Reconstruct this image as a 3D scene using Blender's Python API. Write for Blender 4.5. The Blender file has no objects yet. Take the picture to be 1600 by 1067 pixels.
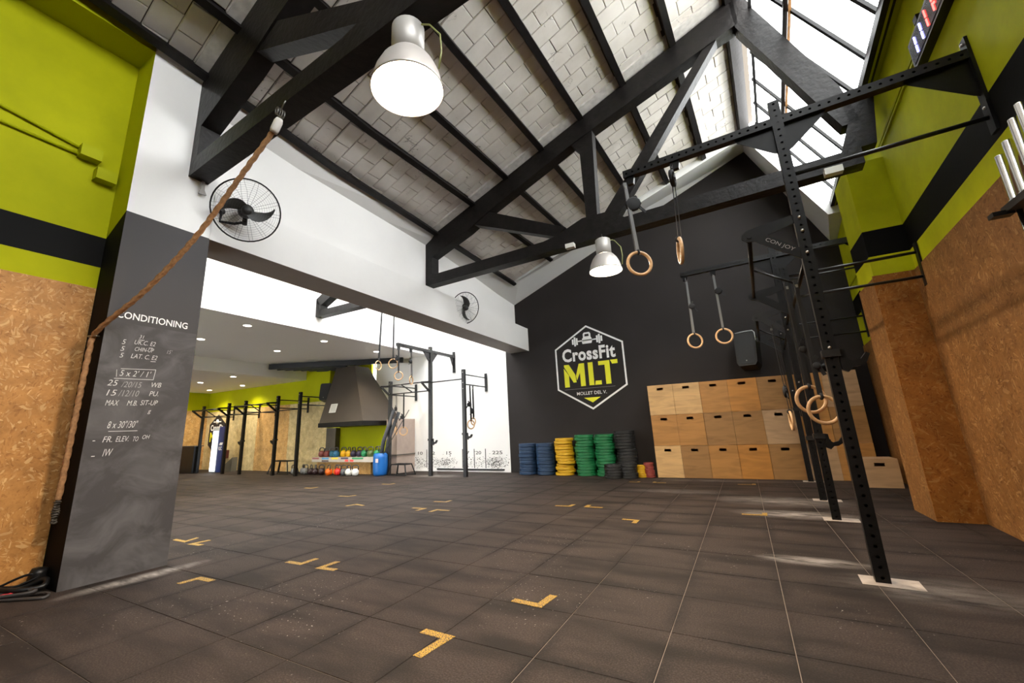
import bpy, math, random
from mathutils import Vector as V, Matrix, Quaternion
random.seed(7)
S = bpy.context.scene
COL = S.collection
PI = math.pi

# ---------------------------------------------------------------- camera
cam_d = bpy.data.cameras.new('camera'); cam = bpy.data.objects.new('camera', cam_d); COL.objects.link(cam)
F, CX, CY = 658.99, 767.75, 512.35
Rm = Matrix(((0.862143, 0.50528281, -0.03739956), (-0.15103131, 0.18583494, -0.97090418), (-0.48363105, 0.84270674, 0.23652982)))
right, down, fwd = V(Rm[0]), V(Rm[1]), V(Rm[2])
cam.matrix_world = Matrix.Translation((0, 0, 1.1)) @ Matrix((right, -down, -fwd)).transposed().to_4x4()
cam_d.sensor_fit = 'HORIZONTAL'; cam_d.sensor_width = 36.0
cam_d.lens = F / 1600 * 36
cam_d.shift_x = (800 - CX) / 1600
cam_d.shift_y = (CY - 533.5) / 1600
cam_d.clip_start = 0.05
S.camera = cam

# ---------------------------------------------------------------- world, exposure, lights
S.view_settings.view_transform = 'Standard'
try: S.view_settings.look = 'None'
except Exception: pass
S.view_settings.gamma = 1; S.view_settings.use_curve_mapping = False
S.view_settings.exposure = 0.5
W = bpy.data.worlds.new('overcast_sky'); S.world = W; W.use_nodes = True
bg = W.node_tree.nodes['Background']; bg.inputs[0].default_value = (1.0, 0.985, 0.965, 1); bg.inputs[1].default_value = 10.0
LAMP_E = 240.0        # lens emission of the two hall lamps
DOWN_E = 24.0        # downlight discs
WARM = (1.0, 0.72, 0.47)

def area(name, loc, size, power, color=(1, 1, 1), rot=(0, 0, 0), sy=None):
    l = bpy.data.lights.new(name, 'AREA'); l.energy = power; l.color = color; l.size = size
    if sy: l.shape = 'RECTANGLE'; l.size_y = sy
    o = bpy.data.objects.new(name, l); o.location = loc; o.rotation_euler = rot; COL.objects.link(o); return o

S.cycles.max_bounces = 8; S.cycles.diffuse_bounces = 5; S.cycles.transparent_max_bounces = 12
S.cycles.sample_clamp_indirect = 6.0
S.cycles.use_denoising = True
S.cycles.caustics_reflective = False; S.cycles.caustics_refractive = False

# ---------------------------------------------------------------- materials
MATS = {}
def nodes(name):
    m = bpy.data.materials.new(name); m.use_nodes = True
    nt = m.node_tree; b = nt.nodes['Principled BSDF']; return m, nt, b
def N(nt, t, **k):
    n = nt.nodes.new(t)
    for a, v in k.items():
        if a.startswith('i_'):
            key = a[2:]
            key = int(key) if key.isdigit() else key.replace('_', ' ')
            n.inputs[key].default_value = v
        else: setattr(n, a, v)
    return n
def L(nt, a, b): nt.links.new(a, b)
def ramp(nt, fac, stops):
    r = N(nt, 'ShaderNodeValToRGB'); e = r.color_ramp.elements
    while len(e) < len(stops): e.new(0.5)
    for x, (p, c) in zip(e, stops): x.position = p; x.color = (*c, 1) if len(c) == 3 else c
    L(nt, fac, r.inputs[0]); return r.outputs[0]
def mixc(nt, fac, a, b):
    m = N(nt, 'ShaderNodeMix', data_type='RGBA')
    for s, v in ((m.inputs[0], fac), (m.inputs[6], a), (m.inputs[7], b)):
        if hasattr(v, 'is_linked') or hasattr(v, 'links'): L(nt, v, s)
        elif isinstance(v, (int, float)): s.default_value = v
        else: s.default_value = (*v, 1)
    return m.outputs[2]
def math_(nt, op, a, b=0.0, c=None):
    m = N(nt, 'ShaderNodeMath', operation=op)
    for s, v in zip(m.inputs, (a, b, c)):
        if v is None: continue
        if hasattr(v, 'links'): L(nt, v, s)
        else: s.default_value = v
    return m.outputs[0]
def pos(nt): return N(nt, 'ShaderNodeNewGeometry').outputs['Position']
def noise(nt, scale, detail=3, vec=None, rough=0.5, dist=0.0):
    n = N(nt, 'ShaderNodeTexNoise', i_Scale=scale, i_Detail=detail, i_Roughness=rough, i_Distortion=dist)
    L(nt, vec if vec is not None else pos(nt), n.inputs['Vector']); return n.outputs['Fac']
def mapped(nt, scale=(1, 1, 1), rot=(0, 0, 0), vec=None):
    m = N(nt, 'ShaderNodeMapping'); m.inputs['Scale'].default_value = scale; m.inputs['Rotation'].default_value = rot
    L(nt, vec if vec is not None else pos(nt), m.inputs[0]); return m.outputs[0]
def bump(nt, b, h, strength=0.2, dist=0.01):
    n = N(nt, 'ShaderNodeBump', i_Strength=strength, i_Distance=dist); L(nt, h, n.inputs['Height']); L(nt, n.outputs[0], b.inputs['Normal'])
def mat(name, c, rough=0.5, metal=0.0, var=0.0, scale=4.0, bmp=0.0, bscale=40.0, spec=0.5, obj=False):
    if name in MATS: return MATS[name]
    m, nt, b = nodes(name)
    b.inputs['Roughness'].default_value = rough; b.inputs['Metallic'].default_value = metal
    b.inputs['Specular IOR Level'].default_value = spec
    b.inputs['Base Color'].default_value = (*c, 1)
    if var:
        lo = tuple(x * (1 - var) for x in c); hi = tuple(min(1, x * (1 + var)) for x in c)
        L(nt, ramp(nt, noise(nt, scale, 4), [(0.3, lo), (0.7, hi)]), b.inputs['Base Color'])
    if bmp: bump(nt, b, noise(nt, bscale, 4), bmp)
    MATS[name] = m; return m
def emis(name, c, s):
    m, nt, b = nodes(name); b.inputs['Base Color'].default_value = (*c, 1)
    b.inputs['Emission Color'].default_value = (*c, 1); b.inputs['Emission Strength'].default_value = s
    MATS[name] = m; return m

BLACK = mat('black_powdercoat', (0.006, 0.006, 0.0065), 0.4, var=0.25, scale=20, spec=0.3)
RIGGREY = mat('graphite_powdercoat', (0.016, 0.016, 0.017), 0.36, var=0.2, scale=15, spec=0.4)
BOLT = mat('zinc_bolt', (0.45, 0.43, 0.40), 0.3, 0.9)
WHITE = mat('white_paint', (0.86, 0.85, 0.835), 0.7, var=0.02, scale=1.5, bmp=0.05)
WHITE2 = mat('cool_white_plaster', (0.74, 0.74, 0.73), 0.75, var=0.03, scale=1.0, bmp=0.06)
CEILW = mat('ceiling_emulsion', (0.88, 0.87, 0.84), 0.85)
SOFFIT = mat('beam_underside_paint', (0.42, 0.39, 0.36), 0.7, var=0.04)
TRUSS = mat('black_painted_concrete', (0.0085, 0.0072, 0.0068), 0.45, var=0.5, scale=9, bmp=0.6, bscale=16, spec=0.26)
PURLIN = mat('black_painted_purlin', (0.007, 0.006, 0.006), 0.42, var=0.3, scale=12, bmp=0.2, bscale=20, spec=0.28)
STRAP = mat('black_webbing', (0.014, 0.014, 0.015), 0.8)
STRAPG = mat('grey_webbing', (0.16, 0.16, 0.16), 0.8)
RINGWOOD = mat('ring_birch', (0.62, 0.38, 0.19), 0.45, var=0.15, scale=30)
CHROME = mat('chrome', (0.75, 0.73, 0.70), 0.22, 1.0)
RUBBER = mat('black_rubber', (0.012, 0.012, 0.012), 0.6, var=0.2)
LETTER = mat('white_letter_paint', (0.90, 0.89, 0.87), 0.6)
YELLOW = mat('sign_yellow', (0.80, 0.78, 0.02), 0.6)
CHALK = mat('chalk_line', (0.62, 0.61, 0.60), 0.9)
CHALKF = mat('faint_chalk_line', (0.34, 0.33, 0.33), 0.9)

def paint_bands(name, z0, z1, ca=(0.37, 0.385, 0.0015), cb=(0.46, 0.465, 0.002)):
    m, nt, b = nodes(name); b.inputs['Roughness'].default_value = 0.65; b.inputs['Specular IOR Level'].default_value = 0.12
    z = N(nt, 'ShaderNodeSeparateXYZ'); L(nt, pos(nt), z.inputs[0])
    band = math_(nt, 'MULTIPLY', math_(nt, 'GREATER_THAN', z.outputs[2], z0), math_(nt, 'LESS_THAN', z.outputs[2], z1))
    lime = ramp(nt, noise(nt, 1.6, 6, rough=0.6), [(0.32, ca), (0.68, cb)])
    L(nt, mixc(nt, band, lime, (0.004, 0.0037, 0.0036)), b.inputs['Base Color'])
    bump(nt, b, noise(nt, 25, 3), 0.08); MATS[name] = m; return m
LIME_L = paint_bands('lime_wall_low_band', 2.795, 3.105)
LIME_R_LIT = paint_bands('lime_wall_high_band_lit', 2.97, 3.30, (0.47, 0.50, 0.012), (0.64, 0.68, 0.012))  # same lime paint, its colour lightened in place of light missing on this side
LIME = mat('lime_paint', (0.41, 0.43, 0.002), 0.6, var=0.08, scale=1.2, spec=0.15)
BANDBLACK = mat('black_wall_paint', (0.0045, 0.0042, 0.004), 0.75, spec=0.12)

def dark_wall():
    m, nt, b = nodes('charcoal_wall_paint'); b.inputs['Roughness'].default_value = 0.7; b.inputs['Specular IOR Level'].default_value = 0.18
    base = ramp(nt, noise(nt, 0.8, 4), [(0.3, (0.024, 0.0205, 0.0195)), (0.7, (0.030, 0.026, 0.025))])
    sp = noise(nt, 9, 8, rough=0.75)
    L(nt, mixc(nt, ramp(nt, sp, [(0.735, (0, 0, 0)), (0.76, (0.5, 0.5, 0.5))]), base, (0.28, 0.27, 0.26)), b.inputs['Base Color'])
    return m
DARK = dark_wall()
def board():
    m, nt, b = nodes('chalkboard_paint'); b.inputs['Roughness'].default_value = 0.6; b.inputs['Specular IOR Level'].default_value = 0.25
    z = N(nt, 'ShaderNodeSeparateXYZ'); L(nt, pos(nt), z.inputs[0])
    lowmask = math_(nt, 'LESS_THAN', z.outputs[2], 2.2)
    sm = noise(nt, 1, 6, vec=mapped(nt, (1, 2.6, 3.4), (0.6, 0, 0)), rough=0.6, dist=0.8)
    smear = math_(nt, 'MULTIPLY', ramp(nt, sm, [(0.42, (0, 0, 0)), (0.72, (0.5, 0.5, 0.5))]), lowmask)
    L(nt, mixc(nt, smear, (0.060, 0.056, 0.057), (0.19, 0.185, 0.19)), b.inputs['Base Color'])
    return m
BOARD = board()

def osb(name, dark, mid, light, axis):
    m, nt, b = nodes(name); b.inputs['Roughness'].default_value = 0.55; b.inputs['Specular IOR Level'].default_value = 0.3
    p = pos(nt); cols = []
    for k, (ps, sc) in enumerate(((7.0, (16, 16, 58)), (9.0, (22, 22, 80)), (11.0, (14, 14, 60)))):
        off = N(nt, 'ShaderNodeVectorMath', operation='ADD'); L(nt, p, off.inputs[0]); off.inputs[1].default_value = (k * 3.3, k * 1.7, k * 2.1)
        nz = N(nt, 'ShaderNodeTexNoise', i_Scale=5.0, i_Detail=2.0); L(nt, off.outputs[0], nz.inputs[0])
        ad = N(nt, 'ShaderNodeVectorMath', operation='MULTIPLY_ADD'); L(nt, nz.outputs['Color'], ad.inputs[0]); ad.inputs[1].default_value = (.12, .12, .12); L(nt, off.outputs[0], ad.inputs[2])
        pv = N(nt, 'ShaderNodeTexVoronoi', i_Scale=ps); L(nt, ad.outputs[0], pv.inputs['Vector'])
        s1 = N(nt, 'ShaderNodeSeparateColor'); L(nt, pv.outputs['Color'], s1.inputs[0])
        rt = N(nt, 'ShaderNodeVectorRotate', rotation_type='AXIS_ANGLE'); rt.inputs['Axis'].default_value = axis; L(nt, ad.outputs[0], rt.inputs['Vector']); L(nt, math_(nt, 'MULTIPLY', s1.outputs[0], 3.1), rt.inputs['Angle'])
        mp = N(nt, 'ShaderNodeMapping'); mp.inputs['Scale'].default_value = sc; L(nt, rt.outputs[0], mp.inputs[0])
        vo = N(nt, 'ShaderNodeTexVoronoi', i_Scale=1.0); L(nt, mp.outputs[0], vo.inputs['Vector'])
        s2 = N(nt, 'ShaderNodeSeparateColor'); L(nt, vo.outputs['Color'], s2.inputs[0]); cols.append(s2.outputs)
    a = ramp(nt, cols[0][0], [(0.0, dark), (0.4, mid), (0.9, mid), (1.0, light)])
    c = ramp(nt, cols[1][0], [(0.0, dark), (0.3, mid), (0.8, mid), (1.0, light)])
    d = ramp(nt, cols[2][1], [(0.0, mid), (0.6, mid), (1.0, light)])
    x = mixc(nt, ramp(nt, cols[1][1], [(0.45, (0, 0, 0)), (0.55, (1, 1, 1))]), a, c)
    x = mixc(nt, ramp(nt, cols[2][2], [(0.60, (0, 0, 0)), (0.70, (1, 1, 1))]), x, d)
    x = mixc(nt, 0.12, x, mid)
    fine = ramp(nt, noise(nt, 6.0, 7, rough=0.65), [(0.3, (0.70, 0.67, 0.64)), (0.7, (1.15, 1.15, 1.15))])
    mm = N(nt, 'ShaderNodeMix', data_type='RGBA', blend_type='MULTIPLY'); mm.inputs[0].default_value = 1.0
    L(nt, x, mm.inputs[6]); L(nt, fine, mm.inputs[7]); L(nt, mm.outputs[2], b.inputs['Base Color'])
    bump(nt, b, cols[0][2], 0.12, 0.004); return m
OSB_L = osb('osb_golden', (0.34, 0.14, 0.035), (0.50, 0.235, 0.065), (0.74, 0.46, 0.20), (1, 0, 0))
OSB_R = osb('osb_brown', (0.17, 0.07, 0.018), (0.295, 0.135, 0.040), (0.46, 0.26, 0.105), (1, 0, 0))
OSB_RY = osb('osb_brown_front', (0.26, 0.085, 0.014), (0.40, 0.155, 0.03), (0.52, 0.27, 0.08), (0, 1, 0))
OSB_P = osb('osb_pale', (0.50, 0.38, 0.17), (0.62, 0.50, 0.26), (0.72, 0.62, 0.38), (0, 1, 0))
OSB_O = osb('osb_orange', (0.42, 0.22, 0.07), (0.60, 0.36, 0.13), (0.74, 0.53, 0.26), (0, 1, 0))

def ply(name, c):
    m, nt, b = nodes(name); b.inputs['Roughness'].default_value = 0.5
    g = noise(nt, 1, 5, vec=mapped(nt, (1.6, 3, 9)), dist=1.2)
    col = ramp(nt, g, [(0.25, tuple(x * 0.72 for x in c)), (0.55, c), (0.85, tuple(min(1, x * 1.18) for x in c))])
    dirt = ramp(nt, noise(nt, 14, 6, rough=0.7), [(0.69, (0, 0, 0)), (0.74, (0.7, 0.7, 0.7))])
    L(nt, mixc(nt, dirt, col, (0.10, 0.05, 0.02)), b.inputs['Base Color']); return m
PLY = [ply('plywood_cream', (0.60, 0.37, 0.155)), ply('plywood_honey', (0.42, 0.20, 0.052)), ply('plywood_amber', (0.47, 0.205, 0.04)), ply('plywood_brown', (0.31, 0.16, 0.052)), ply('plywood_grey_tan', (0.43, 0.275, 0.15))]

def floor_mat(name, seam=False):
    m, nt, b = nodes(name); b.inputs['Roughness'].default_value = 0.7; b.inputs['Specular IOR Level'].default_value = 0.15
    p = pos(nt)
    if seam:
        sp = N(nt, 'ShaderNodeSeparateXYZ'); L(nt, p, sp.inputs[0])
        side = ramp(nt, math_(nt, 'MULTIPLY_ADD', sp.outputs[0], 0.2, 0.62), [(0.35, (0.0, 0.0, 0.0)), (0.62, (0.32, 0.32, 0.32))])
        L(nt, ramp(nt, math_(nt, 'ADD', noise(nt, 1.1, 3), side), [(0.46, (0.025, 0.02, 0.018)), (0.64, (0.25, 0.20, 0.165))]), b.inputs['Base Color']); return m
    base = ramp(nt, noise(nt, 0.9, 5, rough=0.6), [(0.3, (0.021, 0.0148, 0.0125)), (0.7, (0.038, 0.0275, 0.0235))])
    gr = noise(nt, 110, 4, rough=0.7)
    base = mixc(nt, ramp(nt, gr, [(0.45, (0, 0, 0)), (0.72, (0.75, 0.75, 0.75))]), base, (0.10, 0.077, 0.065))
    dark = ramp(nt, noise(nt, 2.3, 4, vec=mapped(nt, (0.5, 1.6, 1))), [(0.46, (0, 0, 0)), (0.66, (0.8, 0.8, 0.8))])
    base = mixc(nt, dark, base, (0.0135, 0.0105, 0.009))
    sx = N(nt, 'ShaderNodeSeparateXYZ'); L(nt, p, sx.inputs[0])
    bands = None
    for k_, o_ in ((0, -12 * 0.562 + 0.045), (1, 1.61 - 5 * 0.562)):
        q_ = math_(nt, 'ABSOLUTE', math_(nt, 'SUBTRACT', math_(nt, 'FRACT', math_(nt, 'DIVIDE', math_(nt, 'SUBTRACT', sx.outputs[k_], o_ - 20 * 0.562), 0.562)), 0.5))
        e_ = ramp(nt, q_, [(0.36, (0, 0, 0)), (0.49, (1, 1, 1))]); bands = e_ if bands is None else math_(nt, 'MAXIMUM', bands, e_)
    bn = ramp(nt, noise(nt, 1.7, 4), [(0.36, (0, 0, 0)), (0.58, (0.9, 0.9, 0.9))])
    base = mixc(nt, math_(nt, 'MULTIPLY', math_(nt, 'MULTIPLY', bands, bn), ramp(nt, noise(nt, 30, 3), [(0.3, (0.4, 0.4, 0.4)), (0.6, (1, 1, 1))])), base, (0.013, 0.0105, 0.0095))
    # chalk dust: crumbs, and spills where lifters stand by the uprights
    crumbs = math_(nt, 'MULTIPLY', ramp(nt, noise(nt, 48, 3), [(0.675, (0, 0, 0)), (0.70, (1, 1, 1))]), ramp(nt, noise(nt, 0.85, 3), [(0.50, (0, 0, 0)), (0.62, (1, 1, 1))]))
    spill = None
    for (x, y, sx, sy, a) in ((0.30, 4.45, 0.42, 0.15, 1.0), (0.35, 6.45, 0.7, 0.30, 0.8), (0.30, 7.4, 0.9, 0.5, 0.5), (-0.6, 9.6, 1.6, 0.25, 0.35), (0.95, 4.0, 0.7, 0.35, 0.28), (-1.2, 8.0, 1.0, 0.3, 0.22), (-7.2, 9.3, 0.9, 0.4, 0.5), (-4.62, 1.9, 0.13, 0.6, 0.9)):
        mp = N(nt, 'ShaderNodeMapping'); mp.inputs['Location'].default_value = (-x / sx, -y / sy, 0); mp.inputs['Scale'].default_value = (1 / sx, 1 / sy, 0); L(nt, p, mp.inputs[0])
        ln = N(nt, 'ShaderNodeVectorMath', operation='LENGTH'); L(nt, mp.outputs[0], ln.inputs[0])
        s_ = math_(nt, 'MULTIPLY', math_(nt, 'MAXIMUM', math_(nt, 'SUBTRACT', 1.0, ln.outputs['Value']), 0.0), a)
        spill = s_ if spill is None else math_(nt, 'MAXIMUM', spill, s_)
    sn = ramp(nt, noise(nt, 7, 6, vec=mapped(nt, (0.5, 1.6, 1)), rough=0.65), [(0.35, (0.05, 0.05, 0.05)), (0.7, (1, 1, 1))])
    fac = math_(nt, 'MAXIMUM', math_(nt, 'MULTIPLY', spill, sn), math_(nt, 'MULTIPLY', crumbs, 0.5))
    L(nt, mixc(nt, fac, base, (0.56, 0.51, 0.47)), b.inputs['Base Color'])
    bump(nt, b, gr, 0.25, 0.002); return m
FLOOR = floor_mat('rubber_floor'); SEAM = floor_mat('dusty_seam', True)
def tape_mat():
    m, nt, b = nodes('worn_yellow_tape'); b.inputs['Roughness'].default_value = 0.6
    L(nt, ramp(nt, noise(nt, 120, 4, rough=0.7), [(0.44, (0.045, 0.035, 0.028)), (0.54, (0.46, 0.265, 0.02))]), b.inputs['Base Color']); return m
TAPE = tape_mat()
def brick_mat():
    m, nt, b = nodes('whitewashed_brick'); b.inputs['Roughness'].default_value = 0.75
    base = ramp(nt, noise(nt, 2.5, 5), [(0.3, (0.60, 0.555, 0.51)), (0.7, (0.74, 0.70, 0.66))])
    cr = N(nt, 'ShaderNodeTexNoise', i_Scale=4.5, i_Detail=3.0, i_Distortion=0.6); L(nt, pos(nt), cr.inputs[0])
    ck = ramp(nt, math_(nt, 'ABSOLUTE', math_(nt, 'SUBTRACT', cr.outputs['Fac'], 0.5)), [(0.0, (1, 1, 1)), (0.006, (0, 0, 0))])
    mk = ramp(nt, noise(nt, 3.1, 2), [(0.60, (0, 0, 0)), (0.64, (0.9, 0.9, 0.9))])
    L(nt, mixc(nt, math_(nt, 'MULTIPLY', ck, mk), base, (0.05, 0.04, 0.035)), b.inputs['Base Color'])
    bump(nt, b, noise(nt, 18, 5), 0.25, 0.01); return m
BRICK = brick_mat()
MORTAR = mat('dark_joint', (0.10, 0.085, 0.07), 0.9)
WASH = mat('whitewash_edge', (0.60, 0.57, 0.54), 0.8, var=0.15, scale=12, bmp=0.3)
def glass_mat():
    m, nt, b = nodes('skylight_glass'); nt.nodes.remove(b)
    out = [n for n in nt.nodes if n.type == 'OUTPUT_MATERIAL'][0]
    t = N(nt, 'ShaderNodeBsdfTransparent'); t.inputs[0].default_value = (0.93, 0.95, 0.96, 1)
    g = N(nt, 'ShaderNodeBsdfGlossy', i_Roughness=0.1); mx = N(nt, 'ShaderNodeMixShader', i_0=0.06)
    L(nt, t.outputs[0], mx.inputs[1]); L(nt, g.outputs[0], mx.inputs[2]); L(nt, mx.outputs[0], out.inputs[0]); return m
GLASS = glass_mat()
LENS = emis('lit_lamp_lens', (1.0, 0.80, 0.58), LAMP_E)
DISC = emis('lit_downlight', (1.0, 0.93, 0.80), DOWN_E)

# ---------------------------------------------------------------- mesh builder
class MB:
    def __init__(s): s.v = []; s.f = []; s.mi = []; s.sm = []; s.cur = 0; s.smooth = False
    def add(s, vs, fs):
        o = len(s.v); s.v += [tuple(x) for x in vs]
        for f in fs: s.f.append([i + o for i in f]); s.mi.append(s.cur); s.sm.append(s.smooth)
        return s
    def quad(s, *p): return s.add(p, [list(range(len(p)))])
    def box(s, c, d, rot=None):
        c = V(c); h = [x / 2 for x in d]; vs = []
        for x in (-1, 1):
            for y in (-1, 1):
                for z in (-1, 1):
                    q = V((x * h[0], y * h[1], z * h[2]))
                    vs.append(c + (rot @ q if rot else q))
        return s.add(vs, [[0, 1, 3, 2], [4, 6, 7, 5], [0, 4, 5, 1], [2, 3, 7, 6], [0, 2, 6, 4], [1, 5, 7, 3]])
    def span(s, a, b): return s.box([(x + y) / 2 for x, y in zip(a, b)], [abs(y - x) for x, y in zip(a, b)])
    def bar(s, p0, p1, w, h=None, up=(0, 0, 1)):
        p0, p1 = V(p0), V(p1); d = p1 - p0; l = d.length; x = d.normalized(); u = V(up)
        if abs(x.dot(u)) > 0.99: u = V((1, 0, 0)) if abs(x.x) < 0.9 else V((0, 1, 0))
        y = u.cross(x).normalized(); z = x.cross(y)
        return s.box((p0 + p1) / 2, (l, w, h or w), Matrix((x, y, z)).transposed())
    def tube(s, pts, r, n=8, closed=False, caps=True):
        pts = [V(p) for p in pts]; m = len(pts); old = s.smooth; s.smooth = True
        rs = r if isinstance(r, (list, tuple)) else [r] * m
        vs = []; fr = None
        for i, p in enumerate(pts):
            a = pts[(i - 1) % m] if (i or closed) else pts[0]; b = pts[(i + 1) % m] if (i < m - 1 or closed) else pts[-1]
            t = (b - a).normalized()
            if fr is None:
                u = V((0, 0, 1)) if abs(t.z) < 0.9 else V((1, 0, 0)); fr = (u - t * u.dot(t)).normalized()
            else: fr = (fr - t * fr.dot(t)).normalized()
            w = t.cross(fr)
            for k in range(n):
                an = 2 * PI * k / n; vs.append(p + (fr * math.cos(an) + w * math.sin(an)) * rs[i])
        fs = []
        for i in range(m if closed else m - 1):
            j = (i + 1) % m
            for k in range(n): fs.append([i * n + k, i * n + (k + 1) % n, j * n + (k + 1) % n, j * n + k])
        s.add(vs, fs)
        if caps and not closed:
            s.smooth = False; o = len(s.v) - len(vs)
            s.f.append([o + k for k in reversed(range(n))]); s.mi.append(s.cur); s.sm.append(False)
            s.f.append([o + (m - 1) * n + k for k in range(n)]); s.mi.append(s.cur); s.sm.append(False)
        s.smooth = old; return s
    def lathe(s, prof, c=(0, 0, 0), n=20, axis=(0, 0, 1)):
        ax = V(axis).normalized(); u = V((1, 0, 0)) if abs(ax.x) < 0.9 else V((0, 1, 0)); u = (u - ax * u.dot(ax)).normalized(); w = ax.cross(u); c = V(c)
        vs = []; old = s.smooth; s.smooth = True
        for r, z in prof:
            for k in range(n):
                a = 2 * PI * k / n; vs.append(c + ax * z + (u * math.cos(a) + w * math.sin(a)) * r)
        fs = [[i * n + k, i * n + (k + 1) % n, (i + 1) * n + (k + 1) % n, (i + 1) * n + k] for i in range(len(prof) - 1) for k in range(n)]
        s.add(vs, fs); s.smooth = old; return s
    def prism(s, poly, ex, ey, o, d):
        """polygon in the (ex, ey) frame at o, pushed along vector d"""
        o, ex, ey, d = V(o), V(ex), V(ey), V(d); n = len(poly)
        a = [o + ex * x + ey * y for x, y in poly]; vs = a + [p + d for p in a]
        return s.add(vs, [list(reversed(range(n))), list(range(n, 2 * n))] + [[i, (i + 1) % n, n + (i + 1) % n, n + i] for i in range(n)])
    def build(s, name, m, parent=None, loc=None, **props):
        me = bpy.data.meshes.new(name); off = V(loc) if loc is not None else V((0, 0, 0))
        me.from_pydata([tuple(V(p) - off) for p in s.v], [], s.f)
        for x in (m if isinstance(m, (list, tuple)) else [m]): me.materials.append(x)
        me.polygons.foreach_set('material_index', s.mi); me.polygons.foreach_set('use_smooth', s.sm)
        me.update()
        import bmesh
        bm = bmesh.new(); bm.from_mesh(me); bmesh.ops.recalc_face_normals(bm, faces=bm.faces); bm.to_mesh(me); bm.free()
        o = bpy.data.objects.new(name, me); COL.objects.link(o); o.location = off
        if parent is not None:
            o.parent = parent; o.location = off - (parent_world(parent))
        for k, v in props.items(): o[k] = v
        return o
def parent_world(p):
    l = V(p.location); q = p.parent
    while q is not None: l += V(q.location); q = q.parent
    return l
def thing(name, label, cat, loc=(0, 0, 0), group=None):
    o = bpy.data.objects.new(name, None); COL.objects.link(o); o.location = loc; o.empty_display_size = 0.1
    o['label'] = label; o['category'] = cat
    if group: o['group'] = group
    return o
def tag(o, label, cat, group=None):
    o['label'] = label; o['category'] = cat
    if group: o['group'] = group
    return o
def dup(root, loc, label=None, mats=None, rot=None):
    r = root.copy(); COL.objects.link(r); r.location = loc
    if label: r['label'] = label
    if rot is not None: r.rotation_euler = rot
    for ch in root.children:
        c = ch.copy(); COL.objects.link(c); c.parent = r
        for g in ch.children:
            d = g.copy(); COL.objects.link(d); d.parent = c
    return r
def struct(mb, name, m, parent=None, **k):
    if parent is None: return mb.build(name, m, None, kind='structure', **k)
    return mb.build(name, m, parent, **k)
def inst(name, me, loc, parent, rot=None):
    o = bpy.data.objects.new(name, me); COL.objects.link(o); o.parent = parent; o.location = V(loc) - parent_world(parent)
    if rot is not None: o.rotation_mode = 'QUATERNION'; o.rotation_quaternion = rot
    return o
def text(body, name, m, parent, o, ex, ez, w=None, h=None, bold=0.0, shear=0.0, thick=0.003, align=0, spacing=1.0):
    """flat raised lettering: its lower-start corner at o, running along ex, up along ez, fitted to w x h"""
    cu = bpy.data.curves.new(name, 'FONT'); cu.body = body; cu.offset = bold; cu.shear = shear; cu.space_character = spacing; cu.resolution_u = 3
    cu.fill_mode = 'FRONT'
    tmp = bpy.data.objects.new(name, cu); COL.objects.link(tmp)
    me = bpy.data.meshes.new_from_object(tmp.evaluated_get(bpy.context.evaluated_depsgraph_get()))
    bpy.data.objects.remove(tmp)
    xs = [v.co.x for v in me.vertices]; ys = [v.co.y for v in me.vertices]
    x0, x1, y0, y1 = min(xs), max(xs), min(ys), max(ys)
    ex, ez, o = V(ex), V(ez), V(o)
    sx = w / (x1 - x0) if w else None; sy = h / (y1 - y0) if h else None
    sx = sx or sy; sy = sy or sx
    nrm = ex.cross(ez).normalized()
    for v in me.vertices: v.co = o + ex * ((v.co.x - x0) * sx) + ez * ((v.co.y - y0) * sy) + nrm * thick - (parent_world(parent))
    me.materials.clear(); me.materials.append(m)
    ob = bpy.data.objects.new(name, me); COL.objects.link(ob); ob.parent = parent
    return ob
ORD = ['', 'first', 'second', 'third', 'fourth', 'fifth', 'sixth', 'seventh', 'eighth', 'ninth', 'tenth', 'eleventh', 'twelfth', 'thirteenth', 'fourteenth', 'fifteenth', 'sixteenth']

# ---------------------------------------------------------------- frames of the building
TH = math.radians(3.03)
RD = V((math.sin(TH), math.cos(TH), 0)); PU = V((math.cos(TH), -math.sin(TH), 0)); Z = V((0, 0, 1))
P2 = V((-5.03, 6.218, 0))
SL = 0.365
def roof(u, v, h=0.0): return P2 + PU * u + RD * v + Z * (4.93 + SL * u + h + 0.06 * min(4.0, max(0.0, -2.5 - v)))
def rwx(y): return 1.98 + 0.053 * (y - 6.54)          # hall face of the lime wall
def upx(y): return -4.83 - 0.0418 * (y - 1.44)        # hall face of the white wall over the beam

# ================================================================= SETTING
# floor
fb = MB(); fb.span((-20.2, -4.2, -0.12), (3.2, 11.2, -0.0035))
floor = struct(fb, 'floor', SEAM)
TS = 0.562
def tile_mesh(w, h):
    g = 0.0019; a = MB(); c = 0.0018
    x, y = w / 2 - g, h / 2 - g
    a.add([(-x, -y, -0.02), (x, -y, -0.02), (x, y, -0.02), (-x, y, -0.02), (-x, -y, -c), (x, -y, -c), (x, y, -c), (-x, y, -c), (-x + c, -y + c, 0), (x - c, -y + c, 0), (x - c, y - c, 0), (-x + c, y - c, 0)],
          [[0, 1, 5, 4], [1, 2, 6, 5], [2, 3, 7, 6], [3, 0, 4, 7], [4, 5, 9, 8], [5, 6, 10, 9], [6, 7, 11, 10], [7, 4, 8, 11], [8, 9, 10, 11]])
    return a
tm = tile_mesh(TS, TS).build('floor_tile', FLOOR, floor); tme = tm.data; bpy.data.objects.remove(tm)
rest = MB(); nt_ = 0
x0, y0 = 0.045 - 12 * TS, 1.61 - 5 * TS
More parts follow.
